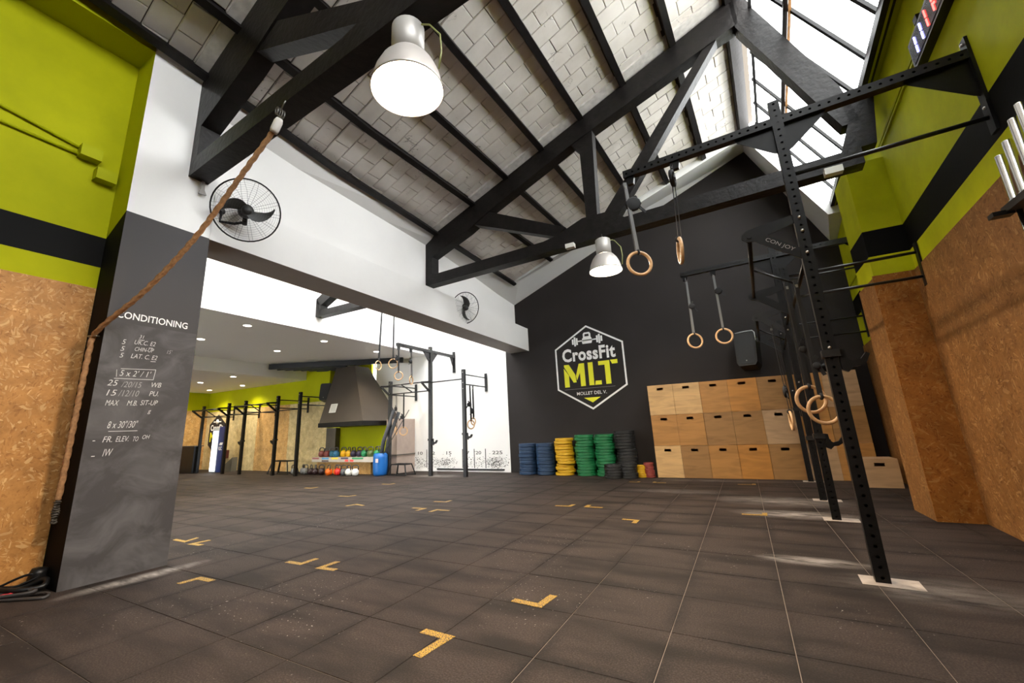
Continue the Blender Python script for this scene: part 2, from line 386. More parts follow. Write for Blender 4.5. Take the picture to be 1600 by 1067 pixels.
for i in range(-24, 18):
    for j in range(0, 22):
        cx = x0 + (i + 0.5) * TS; cy = y0 + (j + 0.5) * TS
        if cy > 10.55 or cx > 3: continue
        near = -5.4 < cx < 2.3 and 1.3 < cy < 10.5 and cx < rwx(cy) + 0.3
        fx = cx * 0.862143 + cy * 0.50528; fz = -cx * 0.4836 + cy * 0.8427
        if near and nt_ < 290:
            o = inst('floor_tile', tme, (cx, cy, random.uniform(-0.0008, 0.0008)), floor); nt_ += 1
        else:
            b = tile_mesh(TS, TS); rest.add([V(p) + V((cx, cy, 0)) for p in b.v], b.f)
rest.build('floor_tile', FLOOR, floor, kind='stuff')
# worn L corners of yellow tape, with their arms as seen
def ell(c, a, b, w=0.055):
    c, a, b = V((*c, 0)), V((*a, 0)), V((*b, 0)); m = MB()
    da, db = (a - c), (b - c); la, lb = da.length, db.length; da, db = da / la, db / lb
    m.prism([(0, 0), (la, 0), (la, w), (w, w), (w, lb), (0, lb)], da, db, c - (da + db) * (w / 2) - Z * 0.0008, (0, 0, 0.0022))
    return m.build('tape_mark', TAPE, floor)
for c, a, b in (((-1.311, 2.766), (-1.537, 2.78), (-1.291, 2.989)), ((-1.591, 2.16), (-1.80, 2.165), (-1.616, 1.895)), ((-3.636, 2.728), (-3.85, 2.72), (-3.642, 2.93)),
                ((-3.37, 2.72), (-3.16, 2.74), (-3.37, 2.94)), ((-4.111, 2.115), (-4.12, 1.94), (-3.90, 2.125)), ((-5.72, 2.75), (-6.0, 2.75), (-5.80, 2.94)), ((-5.52, 2.72), (-5.31, 2.735), (-5.50, 2.93)),
                ((0.042, 6.30), (-0.225, 6.29), (0.045, 6.48)), ((-2.36, 6.18), (-2.60, 6.16), (-2.35, 6.36)), ((-2.12, 6.2), (-1.86, 6.21), (-2.12, 6.38)), ((-1.28, 5.53), (-1.48, 5.54), (-1.28, 5.34)),
                ((-6.65, 5.92), (-6.9, 5.9), (-6.6, 6.1)), ((-5.75, 5.3), (-5.5, 5.24), (-5.8, 5.1)), ((-4.35, 5.35), (-4.6, 5.33), (-4.36, 5.15)), ((-4.1, 5.33), (-3.85, 5.33), (-4.1, 5.13)),
                ((-4.4, 5.95), (-4.65, 5.93), (-4.4, 6.13)), ((-2.0, 9.1), (-2.2, 9.1), (-2.0, 9.25)), ((-1.7, 9.1), (-1.45, 9.1), (-1.7, 9.25)), ((-0.02, 9.15), (-0.3, 9.15), (-0.02, 9.3)), ((-7.2, 7.6), (-7.45, 7.6), (-7.2, 7.8)), ((-8.6, 6.6), (-8.85, 6.6), (-8.6, 6.8))):
    ell(c, a, b)

# lime wall by the column, with its recess
m = MB(); m.span((-5.42, -4.0, 0), (-5.22, 1.44, 5.9)); wall_left = struct(m, 'wall_left', LIME_L)
for k, (y0_, y1_) in enumerate(((-3.6, -1.105), (-1.1, 1.435))):
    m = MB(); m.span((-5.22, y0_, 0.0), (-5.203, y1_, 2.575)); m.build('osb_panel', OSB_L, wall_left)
m = MB(); m.span((-5.22, -4.0, 5.16), (-4.83, 1.44, 5.75)); m.build('header', LIME, wall_left)
# painted square column at the end of the lime wall: chalkboard below, white above
m = MB(); ya, yb, xa, xb = 1.44, 2.19, -5.36, -4.83; zs = 3.295; zt = 5.7
m.cur = 0; m.quad((xb, ya, 0), (xb, yb, 0), (xb, yb, zs), (xb, ya, zs)); m.quad((xa, yb, 0), (xb, yb, 0), (xb, yb, zs), (xa, yb, zs)); m.quad((xa, ya, 0), (xa, yb, 0), (xa, yb, zs), (xa, ya, zs))
m.cur = 1; m.quad((xb, ya, zs), (xb, yb, zs), (xb, yb, zt), (xb, ya, zt)); m.quad((xa, yb, zs), (xb, yb, zs), (xb, yb, zt), (xa, yb, zt)); m.quad((xa, ya, zs), (xa, yb, zs), (xa, yb, zt), (xa, ya, zt))
m.cur = 2; m.quad((xa, ya, 0), (xb, ya, 0), (xb, ya, zs), (-5.22, ya, 3.105), (xa, ya, 3.105))
m.cur = 3; m.quad((xa, ya, 3.105), (-5.22, ya, 3.105), (xb, ya, zs), (xb, ya, zt), (xa, ya, zt))
m.cur = 1; m.quad((xa, ya, zt), (xb, ya, zt), (xb, yb, zt), (xa, yb, zt)); m.quad((xa, ya, 0), (xb, ya, 0), (xb, yb, 0), (xa, yb, 0))
column = struct(m, 'column', [BOARD, WHITE, BANDBLACK, LIME])
EY = V((0, 1, 0))
text('CONDITIONING', 'painted_lettering', LETTER, column, (-4.83, 1.505, 2.243), (0, 1, -0.012), Z, w=0.585, h=0.066, bold=0.012)
def hand(body, y, z, w, h=0.05, mm=CHALK, sh=0.15, rise=0.02): text(body, 'chalk_writing', mm, column, (-4.83, y, z), (0, 1, rise), (0, 0.08, 1), w=w, h=h, shear=sh, bold=-0.006)
hand('31', 1.70, 2.074, 0.035, 0.034); hand('5', 1.577, 2.002, 0.026, 0.045); hand('UK.C. E2', 1.67, 2.014, 0.165, 0.042)
hand('5', 1.575, 1.939, 0.028, 0.043); hand('CHIN-UP', 1.68, 1.952, 0.150, 0.038); hand("15'", 1.942, 1.960, 0.042, 0.038, CHALKF); hand('5', 1.577, 1.877, 0.026, 0.043); hand('LAT. C. E2', 1.661, 1.882, 0.205, 0.042)
hand("5 x 2' / 1'", 1.60, 1.711, 0.235, 0.055); hand('25', 1.524, 1.618, 0.072, 0.052); hand('/20/15', 1.625, 1.610, 0.150, 0.052, CHALKF); hand('WB', 1.852, 1.624, 0.080, 0.045)
hand('15', 1.531, 1.530, 0.068, 0.052); hand('/12/10', 1.615, 1.528, 0.150, 0.055, CHALKF); hand('PU.', 1.848, 1.541, 0.074, 0.045); hand('MAX', 1.535, 1.443, 0.092, 0.048); hand('M.B.', 1.690, 1.447, 0.076, 0.045)
hand('SIT-UP', 1.789, 1.453, 0.135, 0.046); hand('g', 1.857, 1.372, 0.024, 0.036); hand('8 x 30"/30"', 1.576, 1.246, 0.215, 0.062); hand('-', 1.494, 1.140, 0.018, 0.006); hand('FR.', 1.561, 1.127, 0.066, 0.050)
hand('ELEV.', 1.652, 1.129, 0.092, 0.046); hand('TO', 1.775, 1.128, 0.040, 0.042); hand('OH', 1.845, 1.146, 0.055, 0.036); hand('-', 1.503, 1.012, 0.024, 0.006); hand('IW', 1.577, 1.010, 0.063, 0.060)
m = MB(); r_ = 0.0022
for a, b in (((1.603, 1.776), (1.872, 1.792)), ((1.872, 1.792), (1.863, 1.695)), ((1.863, 1.695), (1.566, 1.685)), ((1.575, 1.765), (1.580, 1.70)), ((1.59, 1.22), (1.80, 1.222)), ((1.70, 2.062), (1.745, 2.062)), ((1.79, 1.995), (1.82, 1.997)), ((1.82, 1.868), (1.86, 1.87))):
    m.bar((-4.829, a[0], a[1]), (-4.829, b[0], b[1]), 0.003, r_ * 2)
m.build('chalk_rule', CHALK, column)

# the white beam over the opening, and the white wall above it
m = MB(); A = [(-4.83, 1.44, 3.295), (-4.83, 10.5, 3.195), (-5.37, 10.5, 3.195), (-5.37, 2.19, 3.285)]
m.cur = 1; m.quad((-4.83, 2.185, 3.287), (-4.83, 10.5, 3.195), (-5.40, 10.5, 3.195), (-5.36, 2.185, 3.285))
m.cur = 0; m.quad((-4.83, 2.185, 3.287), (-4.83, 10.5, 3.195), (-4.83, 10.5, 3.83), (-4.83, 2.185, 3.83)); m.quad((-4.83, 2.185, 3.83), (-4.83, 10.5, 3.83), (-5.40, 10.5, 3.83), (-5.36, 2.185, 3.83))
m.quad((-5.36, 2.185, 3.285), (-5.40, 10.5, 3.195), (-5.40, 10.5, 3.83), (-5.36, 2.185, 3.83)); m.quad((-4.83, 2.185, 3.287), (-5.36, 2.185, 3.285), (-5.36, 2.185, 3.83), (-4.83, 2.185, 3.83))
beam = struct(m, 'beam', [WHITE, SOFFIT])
m = MB()
ys = [2.186, 3.2, 5.0, 7.0, 8.2, 9.4, 10.5]; zc = [4.86, 4.80, 4.80, 4.80, 4.73, 4.63, 4.58]
for i in range(len(ys) - 1):
    a, b = ys[i], ys[i + 1]
    m.quad((upx(a), a, 3.80), (upx(b), b, 3.80), (upx(b), b, zc[i + 1] + .02), (upx(a), a, zc[i] + .02)); m.quad((-5.42, a, 3.80), (-5.42, b, 3.80), (-5.42, b, 5.9), (-5.42, a, 5.9))
m.quad((upx(2.186), 2.186, 3.8), (-5.42, 2.186, 3.8), (-5.42, 2.186, 4.88), (upx(2.186), 2.186, 4.88))
struct(m, 'wall_upper', WHITE)
m = MB()   # plastered fillet between the wall head and the lowest purlin
def p1line(y):
    v = y - 6.47; q = roof(0.26 - 0.0567 * v - 0.03, v, -0.06); return V((q.x, y, q.z))
for i in range(len(ys) - 1):
    a, b = ys[i], ys[i + 1]
    m.quad((upx(a), a, zc[i]), (upx(b), b, zc[i + 1]), p1line(b), p1line(a))
m.quad((-4.83, 1.44, 5.14), (-4.835, 1.95, 5.12), p1line(1.95), p1line(1.44))
struct(m, 'trim_1', mat('fillet_plaster', (0.60, 0.585, 0.565), 0.85))

# charcoal gable wall at the far end of the hall
YB = 10.45
m = MB(); m.prism([(-5.56, 0), (2.3, 0), (2.4, 4.75), (2.2, 4.85), (0.95, 7.55), (-5.2, 4.95), (-5.56, 4.80)], (1, 0, 0), Z, (0, YB, 0), (0, 0.25, 0))
wall_back = struct(m, 'wall_back', DARK)
# white raking soffit framing the gable
m = MB()
o1, o2, o3 = V((-5.323, 9.638, 4.737)), V((0.858, 9.311, 6.832)), V((1.90, 9.256, 4.721)); i1, i2, i3 = V((-5.2, YB + .02, 4.58)), V((0.933, YB + .02, 7.169)), V((2.07, YB + .02, 4.62))
m.quad(o1, o2, i2, i1); m.quad(o2, o3, i3, i2)
for a, b in ((o1, o2), (o2, o3)): m.quad(a, b, b + Z * .5, a + Z * .5)
m.quad(o1 + Z * .5, o2 + Z * .5, i2 + Z * .5, i1 + Z * .5); m.quad(o2 + Z * .5, o3 + Z * .5, i3 + Z * .5, i2 + Z * .5)
m.quad(o3, i3, V((2.35, 10.47, 4.62)), V((2.35, 9.25, 4.72))); m.quad(o3 + Z * .5, i3 + Z * .5, V((2.35, 10.47, 5.1)), V((2.35, 9.25, 5.2))); m.quad(o3, V((2.35, 9.25, 4.72)), V((2.35, 9.25, 5.2)), o3 + Z * .5)
struct(m, 'trim_2', WHITE2)
# the emblem painted on the gable wall
EX = V((1, 0, 0)); yf = YB - 0.004
def wpoly(mb, pts): mb.prism(pts, EX, Z, (0, yf, 0), (0, 0.004, 0))
R_, cx_, cz_ = 1.075, -3.175, 2.59
m = MB()
hx = [(cx_ + 0.895 * a, cz_ + R_ * b) for a, b in ((0, 1), (1, 0.5), (1, -0.5), (0, -1), (-1, -0.5), (-1, 0.5))]
hi = [(cx_ + (x - cx_) * 0.955, cz_ + (z - cz_) * 0.955) for x, z in hx]
for k in range(6): wpoly(m, [hx[k], hx[(k + 1) % 6], hi[(k + 1) % 6], hi[k]])
emblem = m.build('emblem', LETTER, wall_back)
m = MB()   # barbell through a kettlebell
wpoly(m, [(-3.42, 3.255), (-2.94, 3.255), (-2.94, 3.287), (-3.42, 3.287)])
for sx in (-1, 1):
    c0 = -3.18 + sx * 0.245
    for k, hh in ((0, 0.09), (0.055, 0.12), (0.11, 0.07)):
        a = c0 + sx * k; wpoly(m, sorted([(a, 3.27 - hh), (a + sx * 0.045, 3.27 - hh)])[::1] + sorted([(a, 3.27 + hh), (a + sx * 0.045, 3.27 + hh)])[::-1])
wpoly(m, [(-3.30, 3.185), (-3.065, 3.185), (-3.04, 3.25), (-3.055, 3.32), (-3.075, 3.35), (-3.075, 3.44), (-3.105, 3.48), (-3.245, 3.48), (-3.275, 3.44), (-3.275, 3.35), (-3.30, 3.32), (-3.315, 3.25)])
m.build('emblem_weights', LETTER, wall_back)
m = MB(); m.prism([(-3.235, 3.375), (-3.115, 3.375), (-3.125, 3.435), (-3.225, 3.435)], EX, Z, (0, yf - 0.002, 0), (0, 0.003, 0)); m.build('emblem_handle_hole', DARK, wall_back)
text('CrossFit', 'emblem_lettering', LETTER, wall_back, (-3.875, yf, 2.755), EX, Z, w=1.385, h=0.345, bold=0.034, spacing=1.08)
m = MB()
for pl in ([(-3.862, 2.11), (-3.735, 2.11), (-3.735, 2.41), (-3.862, 2.60)], [(-3.85, 2.69), (-3.72, 2.69), (-3.583, 2.44), (-3.45, 2.69), (-3.31, 2.69), (-3.31, 2.11), (-3.435, 2.11), (-3.435, 2.45), (-3.54, 2.25), (-3.625, 2.22), (-3.85, 2.64)][:0] or [(-3.85, 2.64), (-3.85, 2.69), (-3.72, 2.69), (-3.565, 2.42), (-3.545, 2.22), (-3.625, 2.22)],
           [(-3.55, 2.38), (-3.45, 2.69), (-3.31, 2.69), (-3.31, 2.11), (-3.435, 2.11), (-3.435, 2.46), (-3.53, 2.27)], [(-3.215, 2.115), (-3.09, 2.115), (-3.09, 2.692), (-3.215, 2.692)], [(-3.07, 2.115), (-2.90, 2.115), (-2.90, 2.215), (-3.05, 2.215)],
           [(-2.945, 2.595), (-2.79, 2.595), (-2.79, 2.115), (-2.663, 2.115), (-2.663, 2.695), (-2.945, 2.695)], [(-2.60, 2.60), (-2.465, 2.60), (-2.465, 2.70), (-2.645, 2.70)]):
    wpoly(m, pl)
m.build('emblem_lettering', YELLOW, wall_back)
m = MB(); wpoly(m, [(-3.385, 1.815), (-3.17, 1.69), (-2.962, 1.815)]); m.build('emblem_arrow', YELLOW, wall_back)
text('MOLLET DEL V.', 'emblem_lettering', LETTER, wall_back, (-3.56, yf, 1.887), EX, Z, w=0.76, h=0.082, bold=0.006)
m = MB(); wpoly(m, [(-3.877, 2.046), (-2.58, 2.046), (-2.58, 2.052), (-3.877, 2.052)]); m.build('emblem_rule', CHALKF, wall_back)

# lime wall with the pilaster, OSB cladding and conduit
m = MB(); ya, yb = -4.0, 10.6
m.prism([(ya, 0), (yb, 0), (yb, 4.96), (ya, 4.96)], EY + V((0.053, 0, 0)), Z, (rwx(0), 0, 0), (0.25, 0, 0)); wall_right = struct(m, 'wall_right', LIME_R_LIT)
rot_r = Quaternion((0, 0, 1), -math.atan(0.053))
def rwbox(y0_, y1_, z0_, z1_, d, off=0.0):
    mb = MB(); mb.prism([(y0_, z0_), (y1_, z0_), (y1_, z1_), (y0_, z1_)], EY + V((0.053, 0, 0)), Z, (rwx(0) - off, 0, 0), (-d, 0, 0)); return mb
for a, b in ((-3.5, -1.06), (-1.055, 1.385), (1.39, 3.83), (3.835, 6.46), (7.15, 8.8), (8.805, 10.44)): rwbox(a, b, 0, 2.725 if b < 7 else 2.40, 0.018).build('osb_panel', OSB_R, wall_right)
for dz in (0, 0.05): rwbox(2.6, 6.46, 4.30 + dz, 4.325 + dz, 0.02).build('conduit', LIME, wall_right)
rwbox(6.95, 10.4, 3.55, 3.57, 0.02).build('conduit', LIME, wall_right)
m = MB(); m.span((1.60, 6.467, 0), (2.02, 7.15, 4.22)); pil = struct(m, 'column', LIME_R_LIT)
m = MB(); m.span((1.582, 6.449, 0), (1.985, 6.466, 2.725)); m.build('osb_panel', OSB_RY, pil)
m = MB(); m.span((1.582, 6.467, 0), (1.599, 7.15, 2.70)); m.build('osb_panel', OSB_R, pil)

# roof: brick slab, purlins, bricks
m = MB(); VA, VM, VB, UA, UB = -9.6, -2.5, 3.42, -0.6, 5.95
for h_ in (.035, .25):
    for a, b, ua_ in ((VA, -6.5, .5), (-6.5, -4.76, .5), (-4.76, VM, UA), (VM, VB, UA)): m.quad(roof(ua_, a, h_), roof(UB, a, h_), roof(UB, b, h_), roof(ua_, b, h_))
for a, b, c, d in ((UA, VA, UB, VA), (UB, VA, UB, -6.5), (UB, -6.5, UB, VM), (UB, VM, UB, VB), (UB, VB, UA, VB), (UA, VB, UA, VM), (UA, VM, UA, -4.76), (UA, -4.76, .5, -4.76), (.5, -4.76, .5, VA)): m.quad(roof(a, b, .035), roof(c, d, .035), roof(c, d, .25), roof(a, b, .25))
ceiling = struct(m, 'ceiling', MORTAR)
slope_x = (PU + Z * SL).normalized(); slope_n = slope_x.cross(RD)
if slope_n.z < 0: slope_n = -slope_n
PUR = [0.42, 1.17, 1.92, 2.66, 3.40, 4.14, 4.92, 5.72]
for ki, u in enumerate(PUR):
  w = 0.038; m = MB()
  for va_, vb_ in ((VA, -6.5), (-6.5, VM), (VM, VB)):
    # the lowest purlin keeps to the wall head instead of the roof's own axis
    du_ = (lambda v: 0.26 - 0.0567 * v) if ki == 0 else (lambda v: u)
    o = roof(du_(va_), va_, 0.03); o_e = roof(du_(vb_), vb_, 0.03)
    m.prism([(-w * .7, 0), (-w * .7, -0.07), (-w * 1.35, -0.09), (-w * 1.2, -0.135), (w * 1.2, -0.135), (w * 1.35, -0.09), (w * .7, -0.07), (w * .7, 0)] if u < 5.5 else [(-.08, 0), (-.08, -.16), (.09, -.16), (.09, 0)], slope_x, slope_n, o, o_e - o)
  m.build('roof_purlin', PURLIN, ceiling)
Rb = Matrix((slope_x, RD, slope_n)).transposed(); Rq = Rb.to_quaternion()
def brick(l, w):
    a = MB(); t = 0.03; g = 0.0042; c = 0.006
    x, y = l / 2 - g, w / 2 - g
    j = [random.uniform(-0.0045, 0.0045) for _ in range(8)]
    a.add([(-x, -y, 0.03), (x, -y, 0.03), (x, y, 0.03), (-x, y, 0.03), (-x + j[0], -y + j[1], c), (x + j[2], -y + j[3], c), (x + j[4], y + j[5], c), (-x + j[6], y + j[7], c), (-x + c, -y + c, 0), (x - c, -y + c, 0), (x - c, y - c, 0), (-x + c, y - c, 0)],
          [[0, 1, 5, 4], [1, 2, 6, 5], [2, 3, 7, 6], [3, 0, 4, 7], [4, 5, 9, 8], [5, 6, 10, 9], [6, 7, 11, 10], [7, 4, 8, 11], [8, 9, 10, 11]])
    return a
K = math.sqrt(1 + SL * SL)
brest = MB(); nb = 0; BW = 0.245
full = []; half = []
for k in range(3):
    for lst, l in ((full, 0.352), (half, 0.176)):
        o = brick(l, BW).build('brick', BRICK, ceiling); lst.append(o.data); bpy.data.objects.remove(o)
bays = [(PUR[k], PUR[k + 1]) for k in range(7)]
for bi, (ua, ub) in enumerate([(-0.72, 0.05), (0.05, PUR[1])] + bays[1:]):
    wbay = (ub - ua) * K; nB = 2
    for r in range(int((VB - VA) / BW)):
        vc = VA + (r + 0.5) * BW
        parts = []; q_ = 0.176 if r % 2 else 0.352; e_ = 0.0; lim = wbay - 0.085
        while e_ < lim - 0.05: parts.append((e_, min(e_ + q_, lim))); e_ += q_; q_ = 0.352
        s0 = (wbay - parts[-1][1]) / 2
        for a, b in parts:
            sc = s0 + (a + b) / 2; L_ = b - a
            ctr = roof(ua + sc / K, vc, 0.0) + slope_n * random.uniform(-0.004, 0.004)
            if ctr.x < (-4.95 if ctr.y < 1.5 else upx(ctr.y) - .25): continue
            std = abs(L_ - .352) < .01 or abs(L_ - .176) < .01
            if -4.35 < vc < -0.02 and bi >= 1 and nb < 298 and std:
                inst('brick', random.choice(full if L_ > .3 else half), ctr, ceiling, Rq); nb += 1
            else:
                bb = brick(L_, BW); brest.add([ctr + Rb @ V(p) for p in bb.v], bb.f)
brest.build('brick', BRICK, ceiling, kind='stuff')
# ledge of whitewash where the brick meets each truss
for v0, v1 in ((-0.16, 0.30), (-4.44, -4.0)):
    m = MB(); m.prism([(0, 0.02), (5.7 * K, 0.02), (5.7 * K, -0.035), (0, -0.035)], slope_x, slope_n, roof(0.1, v0, 0.0), RD * (v1 - v0)); m.build('ledge', WASH, ceiling)

# concrete trusses
def truss(du, v, lift, label, full_=True, name='roof_truss'):
    o = P2 + PU * du + RD * (v - 0.0); t = RD * 0.20
    root = thing(name, label, 'truss', tuple(o))
    def part(nm, poly, t_=None, off=0.0):
        mb = MB(); mb.prism(poly, PU, Z, o + RD * off, t_ or t); return mb.build(nm, TRUSS, root)
    part('bottom_chord', [(0, 3.92), (6.68, 3.92), (6.68, 4.12), (3.95, 4.13), (3.72, 4.30), (3.3, 4.32), (2.85, 4.16), (2.6, 4.12), (0.17, 4.12), (0, 4.12)])
    part('post', [(0, 4.12), (0.17, 4.12), (0.17, 4.50), (0, 4.66)])
    part('top_chord', [(0, 4.66), (0.17, 4.50), (1.05, 4.80), (1.5, 5.02), (2.53, 5.42), (3.3, 5.72), (5.80, 6.50), (5.80, 6.93 + lift), (-0.08, 4.83 + lift), (-0.08, 4.7)])
    part('diagonal', [(1.2, 4.88), (1.55, 5.03), (3.0, 4.27), (2.83, 4.15)], RD * 0.16, 0.02)
    part('vertical', [(3.36, 4.31), (3.54, 4.31), (3.60, 5.85), (3.22, 5.70), (3.36, 5.5)], RD * 0.16, 0.02)
    part('diagonal', [(3.66, 4.31), (3.86, 4.2), (5.52, 6.42), (5.34, 6.37)], RD * 0.16, 0.02)
    part('rafter', [(5.74, 6.93 + lift * .5), (5.76, 6.45), (6.40, 4.86), (6.57, 4.45), (6.74, 4.45), (6.64, 4.98), (5.98, 6.66), (5.92, 6.95)])
    part('knee', [(6.50, 4.12), (6.82, 4.12), (6.90, 4.7), (6.60, 4.75), (6.64, 4.5)])
    return root
truss(0, 0, 0.03, 'black concrete roof truss whose bottom chord carries the smaller looking lamp, before the emblem wall')
T1 = truss(0.40, -4.30, 0.33, 'black concrete roof truss with the climbing rope tied on and the lamp overhead')
truss(0.78, -8.55, 0.5, 'black concrete roof truss behind the viewpoint, above the hall entrance')

# steep skylight
def sky(u, v): # on the glazing plane
    return P2 + PU * u + RD * v + Z * (6.75 - (u - 5.95) * 2.0)
win = MB(); win.bar(sky(6.87, VA), sky(6.87, VB), 0.10, 0.10); window = struct(win, 'window_1', PURLIN)
nb_ = -14
vs_ = [0.3 + 0.65 * k for k in range(-15, 6)]
for v in vs_:
    m = MB(); m.bar(sky(5.95, v), sky(6.85, v), 0.035, 0.05, up=RD); m.build('glazing_bar', PURLIN, window)
RUST = mat('rusty_bar', (0.30, 0.14, 0.05), 0.7, var=0.5, scale=14)
for u, mm, wd in ((5.97, PURLIN, .04), (6.27, PURLIN, .05), (6.305, RUST, .03)):
    m = MB(); q = V((0, 0, -0.04)); m.bar(sky(u, VA) + q, sky(u, VB) + q, wd, wd); m.build('glazing_rail', mm, window)
for a, b in zip(vs_[:-1], vs_[1:]):
    m = MB(); m.prism([(0, 0), (1, 0), (1, 1), (0, 1)], sky(6.83, a) - sky(5.96, a), (sky(5.96, b) - sky(5.96, a)), sky(5.96, a) + V((.03, 0, .02)), V((0.006, 0, 0.003))); m.build('pane', GLASS, window)
m = MB(); m.quad(sky(6.87, VA) - Z * .06, sky(6.87, VB) - Z * .06, V((rwx(10.6) + .1, 10.6, 4.93)), V((rwx(-3.4) + .1, -3.4, 4.93))); m.build('sill', LIME, window)

# the next bay: mezzanine wall, low ceilings, white end wall
m = MB(); m.span((-8.5, -4, 3.5), (-8.3, 10.5, 6.6)); struct(m, 'wall_bay', WHITE)
m = MB(); m.span((-10.6, 10.45, 0), (-5.56, 10.7, 6.6)); wall_white = struct(m, 'wall_white', WHITE)
m = MB(); m.span((-13.2, -4, 3.5), (-8.5, 10.45, 3.7)); ceil2 = struct(m, 'ceiling_middle', CEILW)
m = MB(); m.span((-13.3, -4, 3.09), (-13.2, 10.45, 3.7)); struct(m, 'trim_3', WHITE)
m = MB(); m.span((-20, -4, 3.09), (-13.3, 10.45, 3.3)); ceil3 = struct(m, 'ceiling_low', CEILW)
m = MB(); m.span((-20, 9.65, 0), (-11.95, 10.4, 3.5)); wall_far = struct(m, 'wall_far', LIME)
for k, (a, b, mm) in enumerate(((-19.5, -18.3, OSB_P), (-18.295, -17.1, OSB_P), (-17.095, -15.9, OSB_P), (-15.895, -13.98, OSB_O), (-13.975, -12.9, OSB_P), (-12.895, -11.95, OSB_P))):
    m = MB(); m.span((a, 9.632, 0), (b, 9.65, 2.29)); m.build('osb_panel', mm, wall_far)
m = MB(); m.span((-19.7, -4, 0), (-19.5, 9.65, 3.2)); wall_end = struct(m, 'wall_end', LIME)
for a, b in ((-1.0, 1.6), (1.605, 4.2), (4.205, 6.8), (6.805, 9.64)):
    m = MB(); m.span((-19.5, a, 0), (-19.482, b, 2.35)); m.build('osb_panel', OSB_O, wall_end)
m = MB()
for a, b in (((-20, 0), (-18, 8)), ((-18, 2.9), (-9.6, 8)), ((-18, 0), (-9.6, .25)), ((-9.6, 0), (2.2, 8))): m.span((a[0], -4.2, a[1]), (b[0], -4.0, b[1]))
struct(m, 'wall_front', mat('front_wall_grey', (0.16, 0.15, 0.14), 0.8))
for nm_, xa_, xb_, za_, zb_, n_ in (('added_fill_window', -18, -9.6, 0.25, 2.9, 6),):  # unseen glazing, added to light the middle and low ceilings from below
    m = MB(); m.bar((xa_, -4.1, zb_ - .03), (xb_, -4.1, zb_ - .03), .08, .06); e_ = struct(m, nm_, PURLIN)
    for k in range(n_ + 1):
        x = xa_ + (xb_ - xa_) * k / n_; m = MB(); m.bar((x, -4.1, za_), (x, -4.1, zb_), .06, .06); m.build('frame', PURLIN, e_)
        if k < n_: m = MB(); m.span((x + .03, -4.105, za_), (x + (xb_ - xa_) / n_ - .03, -4.095, zb_)); m.build('pane', GLASS, e_)
# bay roof with its own strip of skylight
m = MB(); m.prism([(-8.5, 5.35), (-7.9, 5.6), (-7.9, 5.75), (-8.5, 5.5)], EX, Z, (0, -4, 0), (0, 14.6, 0)); struct(m, 'ceiling_bay', WHITE)
m = MB(); m.bar((-5.42, -4, 5.3), (-5.42, 10.6, 5.3), 0.1, 0.1); win2 = struct(m, 'window_2', PURLIN)
for k in range(21):
    y = -3.9 + k * 0.7; m = MB(); m.bar((-7.9, y, 5.65), (-5.42, y, 5.35), 0.035, 0.05); m.build('glazing_bar', PURLIN, win2)
    if k < 20: m = MB(); m.quad((-7.9, y, 5.67), (-5.42, y, 5.37), (-5.42, y + .7, 5.37), (-7.9, y + .7, 5.67)); m.build('pane', GLASS, win2)
# its truss end on the mezzanine wall
o = V((-8.3, 6.2, 0)); bt = thing('roof_truss', 'grey truss end showing on the bright wall above the low ceiling', 'truss', tuple(o))
for nm, pl in (('bottom_chord', [(0, 3.84), (2.95, 3.84), (2.95, 3.98), (0.16, 3.98), (0, 3.98)]), ('post', [(0, 3.98), (0.16, 3.98), (0.16, 4.1), (0, 4.28)]), ('top_chord', [(0.0, 4.28), (0.0, 4.18), (0.16, 4.1), (1.9, 4.9), (1.8, 5.2)])):
    m = MB(); m.prism(pl, EX, Z, o, (0, 0.2, 0)); m.build(nm, TRUSS, bt)

# fireplace: piers, green back, hood
BROWN = mat('brown_plaster', (0.10, 0.085, 0.07), 0.6, var=0.12); BROWN2 = mat('pinkish_plaster', (0.42, 0.33, 0.28), 0.7, var=0.1)
HOODM = mat('bronze_hood_paint', (0.062, 0.050, 0.041), 0.4, var=0.1, scale=2)
fp = MB(); fp.span((-11.5, 9.80, 0), (-9.5, 9.86, 1.50)); fp.span((-9.5, 9.80, 0), (-9.3, 9.86, 1.385)); fp.span((-11.95, 10.38, 1.385), (-10.75, 10.46, 3.5)); fire = struct(fp, 'wall_fireplace', LIME)
m = MB(); m.span((-11.95, 9.62, 0), (-11.5, 9.86, 1.385)); m.build('pier', BROWN, fire)
m = MB(); m.span((-9.3, 9.65, 0), (-8.88, 10.45, 1.55)); m.build('pier', BROWN2, fire)
m = MB(); m.span((-9.3, 9.62, 0.5), (-8.86, 10.45, 0.53)); m.build('pier_ledge', BROWN, fire)
hood = thing('chimney_hood', 'brown tapering chimney hood with a black rim above the kettlebell shelf', 'hood', (-10.4, 9.6, 1.4))
b4 = [(-11.35, 8.85), (-9.45, 8.85), (-9.45, 10.42), (-11.35, 9.94)]; t4 = [(-11.42, 9.45), (-10.55, 9.45), (-10.55, 10.05), (-11.42, 9.94)]
m = MB(); B = [V((x, y, 1.52)) for x, y in b4]; T = [V((x, y, 3.30)) for x, y in t4]; m.add(B + T, [[0, 1, 5, 4], [1, 2, 6, 5], [2, 3, 7, 6], [3, 0, 4, 7], [4, 5, 6, 7]]); m.build('hood_body', HOODM, hood)
m = MB(); B = [V((x * 1.0 + (0.02 if x > -10 else -0.02), y - (0.02 if y < 9 else 0), 1.39)) for x, y in b4]; T = [p + Z * 0.13 for p in B]; m.add(B + T, [[0, 1, 5, 4], [1, 2, 6, 5], [2, 3, 7, 6], [3, 0, 4, 7], [4, 5, 6, 7], [0, 1, 2, 3]]); m.build('rim', BLACK, hood)
